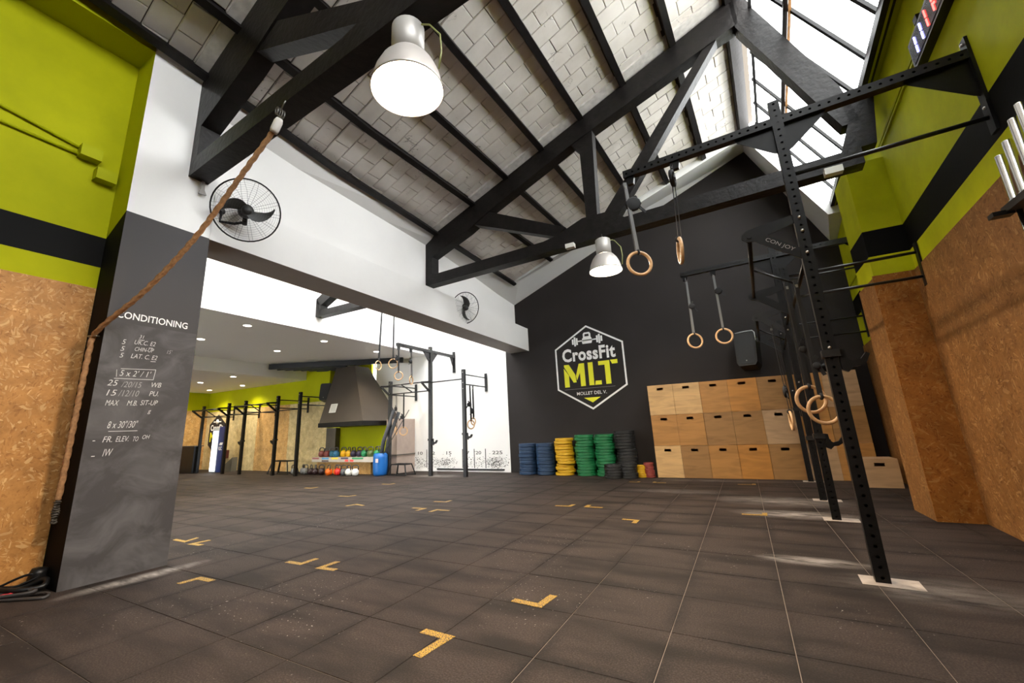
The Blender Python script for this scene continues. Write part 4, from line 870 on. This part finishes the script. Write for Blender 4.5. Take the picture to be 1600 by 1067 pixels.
# wall fans
FANM = mat('fan_dark_grey', (0.05, 0.052, 0.052), 0.45); WIRE = mat('fan_wire', (0.06, 0.06, 0.06), 0.4)
def fan(c, n, wallp, R, label, spin):
    c, n = V(c), V(n).normalized(); t = thing('wall_fan', label, 'fan', tuple(c)); u = (Z - n * n.z).normalized(); w = n.cross(u)
    P = lambda r, a, h=0: c + (u * math.cos(a) + w * math.sin(a)) * r + n * h
    gd = MB(); gd.tube([P(R, 2 * PI * k / 40) for k in range(40)], 0.009, 8, closed=True); g = gd.build('guard', BLACK, t)
    wr = MB()
    for k in range(14):
        a = 2 * PI * k / 14; wr.tube([P(0.06, a, .10), P(R * .6, a + .12, .095), P(R, a + .2, 0)], 0.0017, 4, caps=False); wr.tube([P(0.09, a, -.10), P(R * .6, a - .1, -.09), P(R, a - .15, 0)], 0.0017, 4, caps=False)
    for j in range(1, 14):
        r = R * j / 14; h = .10 * math.sqrt(max(0, 1 - (r / R) ** 3)); wr.tube([P(r, 2 * PI * k / 28, h) for k in range(28)], 0.0011, 3, closed=True)
    wr.build('guard_wires', WIRE, g)
    for k in range(2):
        a0 = spin + PI * k; bl = MB(); bl.smooth = True; n_ = 10; vs = []
        for i in range(n_ + 1):
            q = i / n_; r = 0.04 + (R * .84 - .04) * q; ctr = a0 + 0.95 * q ** 1.3; wd = R * (0.13 + 0.26 * math.sin(PI * min(1, .15 + q * .80)) ** 1.2) * (1 - .55 * q ** 4)
            hw = min(0.9, wd / max(r, .05) * .5); vs += [P(r, ctr - hw, 0.045 - .03 * q), P(r, ctr, 0.012), P(r, ctr + hw, -0.035 + .02 * q)]
        fc = [[3 * i + j, 3 * i + j + 1, 3 * i + j + 4, 3 * i + j + 3] for i in range(n_) for j in range(2)]
        bl.add(vs, fc); bl.add([V(p) - n * .004 for p in vs], fc); bl.build('blade', FANM, t)
    m = MB(); m.lathe([(0, .07), (.045, .065), (.055, .03), (.055, -.02), (.03, -.03)], c, 16, n); m.build('hub', FANM, t)
    m = MB(); m.lathe([(.03, -.02), (.075, -.05), (.085, -.10), (.085, -.18), (.06, -.22), (0, -.225)], c, 16, n); m.build('motor', FANM, t)
    wp = V(wallp); q = c - n * .14 - Z * .17
    m = MB(); m.tube([c - n * .14 - Z * .05, q], .028, 10); m.build('neck', BLACK, t)
    m = MB(); m.tube([q + Z * .03, q * .6 + V((wp.x, wp.y, q.z)) * .4, V((wp.x + .04, wp.y, q.z)), wp + V((.05, 0, -.04)), wp + V((.03, 0, 0))], .016, 10); m.build('bracket_arm', BLACK, t)
    m = MB(); m.lathe([(0, .04), (.05, .035), (.065, 0)], wp, 14, (1, 0, 0)); m.build('wall_plate', FANM, t)
    return t
fan((-4.56, 2.41, 3.66), (0.90, -0.42, -0.38), (upx(2.27), 2.27, 3.68), 0.35, 'black wall fan beside the column, half crossed by the climbing rope', 0.9)
fan((-4.78, 7.24, 3.67), (0.80, -0.36, -0.30), (upx(6.85), 6.85, 3.74), 0.335, 'smaller looking black wall fan beside the truss at the far end', -0.4)

# conduit boxes on the lime wall
tb = thing('conduit_run', 'pair of lime painted conduits ending in two boxes in the recess', 'conduit', (-5.22, 0.5, 3.9))
for z0_, z1_ in ((4.24, 3.925), (3.93, 3.866)):
    m = MB(); m.tube([(-5.20, -0.6, z0_), (-5.20, 1.2, z1_)], 0.014, 8); m.build('pipe', LIME, tb)
for y, z in ((1.19, 3.90), (1.33, 3.72)):
    m = MB(); m.box((-5.17, y, z), (0.11, 0.16, 0.12)); m.build('connection_box', LIME, tb)

# LED clock on the lime wall
def rwp(y, z, off=0.0): return V((rwx(y) - off, y, z))
ey = (EY + V((0.053, 0, 0))).normalized()
ck = thing('led_clock', 'long black LED gym clock with red and blue digits on the lime wall', 'clock', tuple(rwp(4.0, 4.2)))
m = MB(); m.prism([(-1.15, -.13), (.42, -.13), (.42, .13), (-1.15, .13)], ey, Z, rwp(4.3, 4.25), V((-.07, 0, 0))); m.build('clock_case', BLACK, ck)
m = MB(); m.prism([(-1.12, -.10), (.39, -.10), (.39, .10), (-1.12, .10)], ey, Z, rwp(4.3, 4.25, .0715), V((-.002, 0, 0))); m.build('clock_screen', mat('smoked_plastic', (0.02, 0.02, 0.03), 0.15), ck)
RED = emis('led_red', (1.0, 0.06, 0.05), 6.0); BLUE = emis('led_blue', (0.35, 0.35, 1.0), 6.0)
SEG = {'0': 'abcdef', '1': 'bc', '2': 'abged', '3': 'abgcd', '4': 'fgbc', '5': 'afgcd', '6': 'afgedc', '7': 'abc', '8': 'abcdefg', '9': 'abcdfg'}
def digit(mb, y, ch, w=.12, h=.17):
    pts = {'a': ((0, 1), (1, 1)), 'b': ((1, 1), (1, .5)), 'c': ((1, .5), (1, 0)), 'd': ((0, 0), (1, 0)), 'e': ((0, 0), (0, .5)), 'f': ((0, .5), (0, 1)), 'g': ((0, .5), (1, .5))}
    for s_ in SEG[ch]:
        (a, b), (c, d) = pts[s_]; f = lambda q, r: rwp(y - q * w, 4.25 - h / 2 + r * h, .075)
        p, q = f(a, b), f(c, d); k = (q - p) * .1; mb.bar(p + k, q - k, .012, .012)
m = MB(); digit(m, 4.66, '1'); digit(m, 4.50, '1'); m.build('clock_digit', BLUE, ck)
m = MB()
for y, ch in ((4.36, '1'), (4.20, '1'), (4.0, '1'), (3.86, '5')): digit(m, y, ch)
for z in (4.22, 4.28): m.box(rwp(4.05, z, .075), (.012, .016, .016))
m.build('clock_digit', RED, ck)
m = MB(); m.box(rwp(4.47, 4.44, .03), (.06, .07, .06)); tag(m.build('sensor_box', BLACK), 'small black box on the lime wall just above the LED clock', 'sensor')

# barbells standing in the wall holder at the picture edge
hb = thing('barbell_holder', 'black wall bracket holding the chrome barbell sleeves', 'holder', (1.74, 3.7, 2.38))
m = MB(); m.prism([(3.40, 2.345), (3.88, 2.345), (3.88, 2.39), (3.40, 2.39)], EY, Z, (1.66, 0, 0), (0.17, 0, 0)); m.build('plate', BLACK, hb)
m = MB(); m.prism([(3.83, 2.33), (3.90, 2.33), (3.90, 2.36), (3.83, 2.36)], EY, Z, (1.60, 0, 0), (0.10, 0, 0)); m.build('hook', BLACK, hb)
for k, (y, zt_) in enumerate(((3.835, 2.74), (3.72, 2.78), (3.60, 2.86), (3.50, 2.90))):
    t = thing('barbell', ('barbell sleeve in the wall holder, lowest of the chrome tubes', 'barbell sleeve in the wall holder, second lowest chrome tube', 'barbell sleeve in the wall holder, third chrome tube upward', 'barbell sleeve in the wall holder, highest chrome tube')[k], 'barbell', (1.72, y, 2.39), 'barbells in the wall holder')
    m = MB(); m.lathe([(0, zt_), (.021, zt_), (.025, zt_ - .005), (.025, 2.42), (.034, 2.415), (.034, 2.392), (0, 2.392)], (1.72, y, 0), 20); m.build('sleeve', CHROME, t)
    m = MB(); m.lathe([(.0, 2.392), (.014, 2.392), (.014, 0.72), (0, .72)], (1.72, y, 0), 12); m.build('shaft', CHROME, t)

# plyo boxes
def plybox(w, d, h, mi):
    c = V((0, 0, 0)); t = thing('jump_box', '', 'jump box', (0, 0, 0), 'plywood jump boxes'); hw, hd = w / 2, d / 2; tk = .018
    m = MB(); sl, sh, sz = .066, .027, h - .09
    # front with a real grip slot
    xs = [-hw, -sl, sl, hw]; zs_ = [0.002, sz - sh, sz + sh, h]
    for i in range(3):
        for j in range(3):
            if i == 1 and j == 1: continue
            m.quad((xs[i], -hd, zs_[j]), (xs[i + 1], -hd, zs_[j]), (xs[i + 1], -hd, zs_[j + 1]), (xs[i], -hd, zs_[j + 1]))
    for a, b in (((-sl, sz - sh), (sl, sz - sh)), ((sl, sz - sh), (sl, sz + sh)), ((sl, sz + sh), (-sl, sz + sh)), ((-sl, sz + sh), (-sl, sz - sh))): m.quad((a[0], -hd, a[1]), (b[0], -hd, b[1]), (b[0], -hd + tk, b[1]), (a[0], -hd + tk, a[1]))
    m.build('front_panel', PLY[mi], t)
    m = MB(); m.span((-hw, -hd + .0005, 0.002), (-hw + tk, hd, h)); m.build('side_panel', PLY[mi], t); m = MB(); m.span((hw - tk, -hd + .0005, 0.002), (hw, hd, h)); m.build('side_panel', PLY[mi], t)
    m = MB(); m.span((-hw + tk, -hd + .0005, h - tk), (hw - tk, hd, h)); m.build('top_panel', PLY[mi], t); m = MB(); m.span((-hw + tk, hd - tk, 0.002), (hw - tk, hd, h - tk)); m.build('back_panel', PLY[mi], t)
    return t
protos = {}
tint = [[0, 1, 2, 4, 1, 2, 3], [1, 1, 3, 3, 4, 1, 3], [0, 3, 1, 1, 1, 4, 3]]; tint[0] = [0, 0, 1, 2, 3, 1, 4]; tint[2] = [0, 3, 1, 2, 3, 4, 1]
rowname = ['top', 'middle', 'bottom']; tn = ['cream', 'honey coloured', 'amber', 'brown', 'greyish tan']
BWX = 0.522
for r in range(3):
    for c in range(7):
        mi = tint[r][c]; x = -1.76 + BWX * (c + .5); y = 9.95 + .21 + random.uniform(-.006, .006) + 0.01 * c; z = 0.6475 * (2 - r)
        lab = f'{tn[mi]} plywood jump box, {rowname[r]} row, {ORD[c + 1]} column from the weight plates'
        if mi not in protos: protos[mi] = plybox(BWX - .003, .42, .6445, mi); protos[mi].location = (x, y, z); protos[mi]['label'] = lab
        else: dup(protos[mi], (x + random.uniform(-.001, .001), y, z), lab)
sb = plybox(0.46, .46, .44, 4); sb.location = (1.74, 9.35, 0); sb['label'] = 'small greyish plywood jump box standing alone before the stack, by the OSB wall'
m = MB(); m.lathe([(0, -.26), (.07, -.26), (.09, -.22), (.09, .22), (.07, .26), (0, .26)], (1.62, 10.1, 2.04), 16, (1, .2, 0)); tag(m.build('sandbag', BLACK), 'black sandbag lying on top of the plywood boxes by the wall corner', 'sandbag')

# bumper plates in stacks
PM = {'blue': mat('blue_rubber', (0.010, 0.035, 0.085), 0.55), 'yellow': mat('yellow_rubber', (0.62, 0.36, 0.01), 0.5), 'green': mat('green_rubber', (0.006, 0.15, 0.045), 0.5), 'black': RUBBER, 'red': mat('red_rubber', (0.28, 0.05, 0.04), 0.55)}
def plate(R, th, colr):
    t = thing('bumper_plate' if R > .15 else 'change_plate', '', 'weight plate', (0, 0, 0), colr + ' weight plates')
    h = th - .002; m = MB(); m.lathe([(.03, h * .75), (R * .45, h * .7), (R * .8, h * .75), (R * .86, h), (R * .96, h), (R, h * .88), (R, h * .62), (R * .985, h * .55), (R * .985, h * .45), (R, h * .38), (R, h * .12), (R * .96, 0), (R * .86, 0), (R * .8, h * .25), (.03, h * .25), (.03, h * .75)], (0, 0, 0), 28); m.build('rubber_disc', PM[colr], t)
    m = MB(); m.lathe([(.025, h * .2), (.04, h * .2), (.04, h * .8), (.025, h * .8), (.025, h * .2)], (0, 0, 0), 14); m.build('hub', CHROME, t); return t
def stack(x, y, R, th, n, colr, where, j=0.01):
    p = None; z = 0.001
    for k in range(n):
        loc = (x + random.gauss(0, j), y + random.gauss(0, j * .6), z)
        lab = f'{colr} {"rubber bumper" if R > .15 else "small change"} plate, {ORD[k + 1]} from the floor, {where}'
        if p is None: p = plate(R, th, colr); p.location = loc; p['label'] = lab
        else: dup(p, loc, lab)
        z += th
YS = 10.13
stack(-4.885, YS, .225, .083, 9, 'blue', 'stack at the white wall corner', .008); stack(-4.40, YS, .225, .083, 9, 'blue', 'stack beside the yellow one', .006)
stack(-3.89, YS, .225, .066, 13, 'yellow', 'crooked tall stack', .022); stack(-3.37, YS, .225, .066, 14, 'green', 'stack beside the yellow one', .012); stack(-2.89, YS, .225, .066, 14, 'green', 'stack beside the black one', .012)
stack(-2.42, YS + .03, .225, .066, 15, 'black', 'tall stack', .012); stack(-2.62, 9.68, .20, .058, 5, 'black', 'low stack before the green plates', .01); stack(-2.30, 9.72, .17, .058, 5, 'black', 'low stack beside the small yellow plates', .01)
stack(-2.08, 9.95, .10, .042, 6, 'yellow', 'small stack', .012); stack(-1.93, 9.98, .105, .038, 8, 'red', 'small stack at the boxes', .008)

# wall speakers
def speaker(c, yaw, tilt, w, h, d, label, grey=True):
    t = thing('loudspeaker', label, 'loudspeaker', tuple(c)); M = Matrix.Rotation(yaw, 3, 'Z') @ Matrix.Rotation(tilt, 3, 'X'); c = V(c)
    Q = lambda x, y, z: c + M @ V((x, y, z))
    o = [(-w * .5, h * .42), (-w * .42, h * .5), (w * .42, h * .5), (w * .5, h * .42), (w * .46, -h * .40), (w * .36, -h * .5), (-w * .36, -h * .5), (-w * .46, -h * .40)]
    ex, ez, eyy = M @ V((1, 0, 0)), M @ V((0, 0, 1)), M @ V((0, 1, 0))
    m = MB(); m.prism(o, ex, ez, Q(0, -d / 2, 0), eyy * d); m.build('cabinet', mat('speaker_black', (0.013, 0.013, 0.013), 0.5), t)
    m = MB(); m.prism([(x * .88, z * .9) for x, z in o], ex, ez, Q(0, -d / 2 - .012, 0), eyy * .012); m.build('grille', mat('speaker_grille', (0.02, 0.02, 0.02), 0.7, bmp=0.5, bscale=300), t)
    if grey:
        m = MB(); m.tube([Q(-w * .42, -d * .48, h * .51), Q(0, -d * .48, h * .53), Q(w * .38, -d * .48, h * .525), Q(w * .47, -d * .48, h * .47), Q(w * .50, -d * .48, h * .22)], .012, 8); m.build('trim_strip', mat('grey_trim', (0.35, 0.36, 0.37), 0.4), t)
    m = MB(); m.lathe([(0, .006), (.012, .006), (.012, 0)], Q(0, -d / 2 - .013, -h * .36), 10, -eyy); m.build('badge', BOLT, t)
    m = MB(); m.bar(Q(0, d * .5, 0), Q(0, d * .5 + .1, 0), .08, .12); m.build('wall_bracket', BLACK, t); return t
speaker((0.285, 10.15, 2.50), -.25, -.22, .40, .72, .34, 'black PA loudspeaker with grey top strip above the plywood boxes')
speaker((-11.75, 9.40, 2.52), .35, -.2, .36, .56, .3, 'black loudspeaker high on the lime wall at the hood', False)

# kettlebells
KB = {'brick red': (0.20, 0.05, 0.045), 'teal': (0.012, 0.10, 0.17), 'light blue': (0.03, 0.16, 0.33), 'yellow': (0.75, 0.42, 0.01), 'purple': (0.030, 0.022, 0.055), 'green': (0.01, 0.20, 0.07), 'olive green': (0.08, 0.12, 0.04), 'grey': (0.16, 0.16, 0.16), 'maroon black': (0.035, 0.016, 0.018), 'orange': (0.85, 0.16, 0.01), 'red': (0.65, 0.025, 0.02), 'white': (0.82, 0.82, 0.80), 'steel grey': (0.10, 0.105, 0.115)}
kbp = {}
def kettlebell(loc, colr, label, rz=0.0):
    if colr not in kbp:
        t = thing('kettlebell', label, 'kettlebell', (0, 0, 0), 'competition kettlebells'); m = MB(); m.lathe([(0, .001), (.06, .001), (.085, .02), (.102, .06), (.105, .095), (.098, .135), (.075, .17), (.045, .188), (0, .192)], (0, 0, 0), 20); m.build('body', mat('kettlebell_' + colr.replace(' ', '_'), KB[colr], 0.35), t)
        m = MB(); m.tube([(-.075, 0, .15), (-.088, 0, .20), (-.085, 0, .245), (-.06, 0, .275), (0, 0, .282), (.06, 0, .275), (.085, 0, .245), (.088, 0, .20), (.075, 0, .15)], .0165, 8); m.build('handle', mat('worn_steel_handle', (0.09, 0.085, 0.08), 0.35, 0.7), t); kbp[colr] = t; t.location = loc; t.rotation_euler = (0, 0, rz); return t
    return dup(kbp[colr], loc, label, rot=(0, 0, rz))
kr = random.Random(5)
SZ = 0.491
up_row = ['brick red', 'brick red', 'teal', 'light blue', 'yellow', 'yellow', 'purple', 'purple', 'green', 'olive green', 'green']
ux = [-11.22, -10.99, -10.75, -10.52, -10.28, -10.05, -9.83, -9.59, -9.37, -9.15, -8.93]
cnt = {}
for x, c_ in zip(ux, up_row):
    cnt[c_] = cnt.get(c_, 0) + 1
    many = up_row.count(c_) > 1
    kettlebell((x * 1.05, 9.34 + kr.uniform(-.03, .04), SZ), c_, f'{c_} kettlebell on the white shelf plank' + (f', {ORD[cnt[c_]]} of its colour from the OSB wall' if many else ''), kr.uniform(-.4, .4))
kettlebell((-9.47, 9.52, SZ), 'green', 'green kettlebell standing behind the others at the barrel end of the shelf', .8)
low = ['grey', 'grey', 'grey', 'maroon black', 'maroon black', 'maroon black', 'orange', 'orange', 'red', 'steel grey', 'white', 'white']
lx = [(-11.90, 8.55), (-11.70, 8.72), (-11.46, 8.62), (-11.22, 8.62), (-10.99, 8.60), (-10.75, 8.62), (-10.36, 8.55), (-10.18, 8.68), (-10.01, 8.58), (-9.80, 8.60), (-9.58, 8.58), (-9.35, 8.60)]
cnt = {}
for (x, y), c_ in zip(lx, low):
    cnt[c_] = cnt.get(c_, 0) + 1
    kettlebell((x * 1.05, y * 1.05 - .06, 0.002), c_, f'{c_} kettlebell on the floor before the shelf' + (f', {ORD[cnt[c_]]} from the OSB wall' if low.count(c_) > 1 else ''), kr.uniform(-.5, .5))
sh = thing('kettlebell_shelf', 'low shelf with a white plank and colour labels holding kettlebells', 'shelf', (-10.7, 9.4, 0))
m = MB(); m.span((-12.04, 9.20, .35), (-9.30, 9.61, .49)); m.build('plank', mat('plank_white', (0.56, 0.52, 0.46), 0.6, var=0.08), sh)
m = MB(); m.span((-12.0, 9.36, 0), (-9.62, 9.38, .35)); m.build('front_panel', OSB_O, sh)
for x in (-11.97, -9.66): m = MB(); m.span((x, 9.38, 0), (x + .04, 9.60, .35)); m.build('side_panel', OSB_O, sh)
for x, w_, z, h_, c_ in ((-11.45, .30, .46, .05, 'brick red'), (-11.02, .30, .455, .055, 'light blue'), (-11.02, .30, .39, .045, 'maroon black'), (-10.60, .28, .46, .05, 'yellow'), (-10.2, .30, .46, .05, 'purple'), (-10.03, .14, .395, .055, 'red'), (-9.82, .14, .395, .055, 'red'), (-9.74, .44, .46, .05, 'green')):
    cc = KB[c_]; cc = tuple(min(1, v * 1.6 + .06) for v in cc)
    m = MB(); m.span((x * 1.05, 9.197, z * 1.03 - .043), (x * 1.05 + w_ * 1.05, 9.201, z * 1.03 - .043 + h_)); m.build('colour_label', mat('label_' + c_.replace(' ', '_'), cc, 0.6), sh)
# blue barrel with foam tubes and a stick
ba = thing('barrel', 'blue plastic barrel at the end of the kettlebell shelf', 'barrel', (-9.02, 9.15, 0))
m = MB(); m.lathe([(0, .002), (.17, .002), (.20, .04), (.205, .12), (.21, .30), (.205, .48), (.20, .56), (.165, .60), (.15, .60), (.15, .57), (0, .3)], (-9.02, 9.15, 0), 24); m.build('barrel_body', mat('blue_plastic', (0.012, 0.13, 0.45), 0.35), ba)
m = MB(); m.prism([(-.05, 0), (.05, 0), (.05, .10), (-.05, .10)], EX, Z, (-8.95, 8.94, .36), (0, -.006, 0)); m.build('sticker', mat('sticker_white', (0.75, 0.6, 0.6), 0.6), ba)
FO = mat('grey_foam', (0.055, 0.058, 0.066), 0.8, var=0.2, scale=20)
for k, (dx, dy, lab) in enumerate(((-.075, .07, 'grey foam tube in the blue barrel, closest to the hood'), (.0, -.03, 'grey foam tube in the blue barrel, middle one'), (.085, .07, 'grey foam tube in the blue barrel, closest to the white wall'))):
    m = MB(); m.tube([(-9.02 + dx, 9.15 + dy, .32), (-8.96 + dx, 9.2 + dy, .9), (-8.68 + dx * 1.3, 9.30 + dy, 1.80 - .04 * k)], .05, 12); tag(m.build('foam_tube', FO), lab, 'foam tube', 'foam tubes in the barrel')
m = MB(); m.tube([(-8.93, 9.05, .45), (-8.12, 9.3, 1.76)], .012, 8); tag(m.build('stick', FANM), 'thin dark stick leaning out of the blue barrel', 'stick')
# steel stools
def stool(x, y, w, h, label):
    t = thing('parallette_stool', label, 'stool', (x, y, 0)); 
    m = MB(); m.bar((x - w * .36, y - .14, h), (x + w * .36, y - .14, h), .03); m.bar((x - w * .36, y + .14, h), (x + w * .36, y + .14, h), .03); m.bar((x - w * .36, y - .14, h), (x - w * .36, y + .14, h), .03); m.bar((x + w * .36, y - .14, h), (x + w * .36, y + .14, h), .03); m.build('top_frame', BLACK, t)
    for sx in (-1, 1):
        for sy in (-1, 1): m = MB(); m.bar((x + sx * w * .36, y + sy * .14, h), (x + sx * w * .5, y + sy * .2, .0), .028); m.build('leg', BLACK, t)
    m = MB(); m.bar((x - w * .5, y - .2, .012), (x + w * .5, y - .2, .012), .024); m.bar((x - w * .5, y + .2, .012), (x + w * .5, y + .2, .012), .024); m.build('foot_bar', BLACK, t)
    m = MB(); m.bar((x, y - .14, h), (x, y - .2, .02), .024); m.build('centre_leg', BLACK, t); return t
stool(-13.1, 8.95, 1.05, .40, 'black steel frame stool at the second upright before the OSB wall'); stool(-8.42, 9.35, .68, .29, 'black steel frame stool beside the blue barrel')
# fridge, cabinet, emblem board, bag
fr = thing('drinks_fridge', 'tall blue drinks fridge with a lit white front at the far OSB wall', 'fridge', (-16.9, 8.9, 0))
m = MB(); m.span((-16.74, 8.75, .02), (-16.42, 8.86, 1.62)); m.build('cabinet', mat('fridge_blue', (0.012, 0.03, 0.14), 0.3), fr)
m = MB(); m.span((-17.10, 8.72, .05), (-16.77, 8.75, 1.46)); m.build('lit_door', emis('lit_fridge_door', (0.85, 0.92, 1.0), 1.6), fr)
m = MB(); m.span((-17.14, 8.74, .02), (-16.74, 8.86, 1.60)); m.build('door_frame', mat('fridge_grey', (0.55, 0.57, 0.58), 0.4), fr)
text('KSC', 'lettering', LETTER, fr, (-16.68, 8.749, .78), EX, Z, w=.22, h=.13, bold=.02)
m = MB(); m.prism([(0, 0), (.2, 0), (.24, .09), (.05, .09)], EX, Z, (-16.66, 8.749, .96), (0, -.004, 0)); m.build('logo_mark', LETTER, fr)
cb = thing('black_cabinet', 'low black cabinet beside the chalkboard column edge, far bay', 'cabinet', (-17.9, 8.3, 0))
m = MB(); m.span((-18.9, 8.35, 0), (-17.55, 8.6, .94)); m.build('body', BLACK, cb); m = MB(); m.span((-18.95, 8.32, .94), (-17.5, 8.65, .97)); m.build('worktop', FANM, cb)
m = MB(); m.prism([(0, 0), (.9, 0), (.9, .5)], EX, Z, (-17.45, 9.2, 0), (0, .2, 0)); tag(m.build('ramp', mat('ramp_grey', (0.2, 0.2, 0.18), 0.6)), 'grey wedge leaning beside the black cabinet', 'wedge')
m = MB(); m.box((-17.75, 9.53, .60), (.35, .2, .3)); tag(m.build('bag', mat('maroon_cloth', (0.12, 0.03, 0.02), 0.8)), 'dark red bag hung beside the lit fridge', 'bag')
eb = thing('emblem_board', 'black hexagonal emblem board on the pale OSB wall above the fridge', 'sign', (-18.55, 9.6, 1.4))
hx2 = [(0, .78), (.56, .40), (.56, -.40), (0, -.78), (-.56, -.40), (-.56, .40)]
m = MB(); m.prism(hx2, EX, Z, (-18.55, 9.58, 1.37), (0, .04, 0)); m.build('board', DARK, eb)
text('CrossFit', 'lettering', LETTER, eb, (-19.0, 9.578, 1.52), EX, Z, w=.90, h=.24, bold=.03); text('MLT', 'lettering', YELLOW, eb, (-19.0, 9.578, 1.08), EX, Z, w=.90, h=.38, bold=.03)
m = MB(); m.lathe([(0, .01), (.10, .01), (.10, 0)], (-18.55, 9.578, 1.87), 12, (0, -1, 0)); m.box((-18.55, 9.575, 1.87), (.55, .008, .04)); m.build('emblem_weights', LETTER, eb)
# heap of resistance bands by the column foot
def band(pts, m_, lab, w=.022, h=.007):
    mb = MB(); pts = [V(p) for p in pts]; fine = []
    for i in range(len(pts)):
        a, b, c, d = pts[i - 1], pts[i], pts[(i + 1) % len(pts)], pts[(i + 2) % len(pts)]
        for k in range(6):
            t = k / 6; fine.append(.5 * (2 * b + (c - a) * t + (2 * a - 5 * b + 4 * c - d) * t * t + (3 * b - a - 3 * c + d) * t ** 3))
    mb.tube(fine, h, 6, closed=True); o = mb.build('resistance_band', m_); o.data.transform(Matrix.Identity(4)); return tag(o, lab, 'resistance band')
REDB = mat('red_band', (0.45, 0.02, 0.03), 0.6); GRB = mat('charcoal_band', (0.035, 0.032, 0.032), 0.6)
band([(-4.95, 1.30, .01), (-4.80, 1.38, .02), (-4.72, 1.34, .012), (-4.86, 1.24, .012), (-5.05, 1.12, .012)], GRB, 'charcoal resistance band, flat loop on the floor at the column corner', h=.012)
band([(-5.02, 1.22, .04), (-4.90, 1.33, .045), (-4.86, 1.29, .04), (-4.98, 1.15, .035), (-5.12, 1.02, .03)], GRB, 'charcoal resistance band lying across the red one', h=.013)
band([(-5.12, 1.10, .02), (-5.0, 1.22, .03), (-4.97, 1.18, .03), (-5.08, 1.0, .02), (-5.18, .92, .015)], REDB, 'red resistance band in the heap by the column foot', h=.016)
band([(-5.05, 1.30, .05), (-4.98, 1.40, .09), (-4.92, 1.38, .05), (-4.98, 1.25, .05), (-5.1, 1.18, .06)], BLACK, 'black resistance band bunched against the column foot', h=.022)
band([(-5.14, 1.16, .06), (-5.06, 1.30, .13), (-5.02, 1.38, .12), (-5.05, 1.28, .07), (-5.15, 1.10, .03)], BLACK, 'thin black resistance band arched over the heap', h=.009)
m = MB(); m.lathe([(0, 0), (.055, .0), (.06, .03), (.058, .13), (.05, .16), (0, .165)], (-5.08, 1.37, .002), 12, (.1, .1, 1)); tag(m.build('pouch', BLACK), 'black pouch standing against the OSB at the column foot', 'pouch')
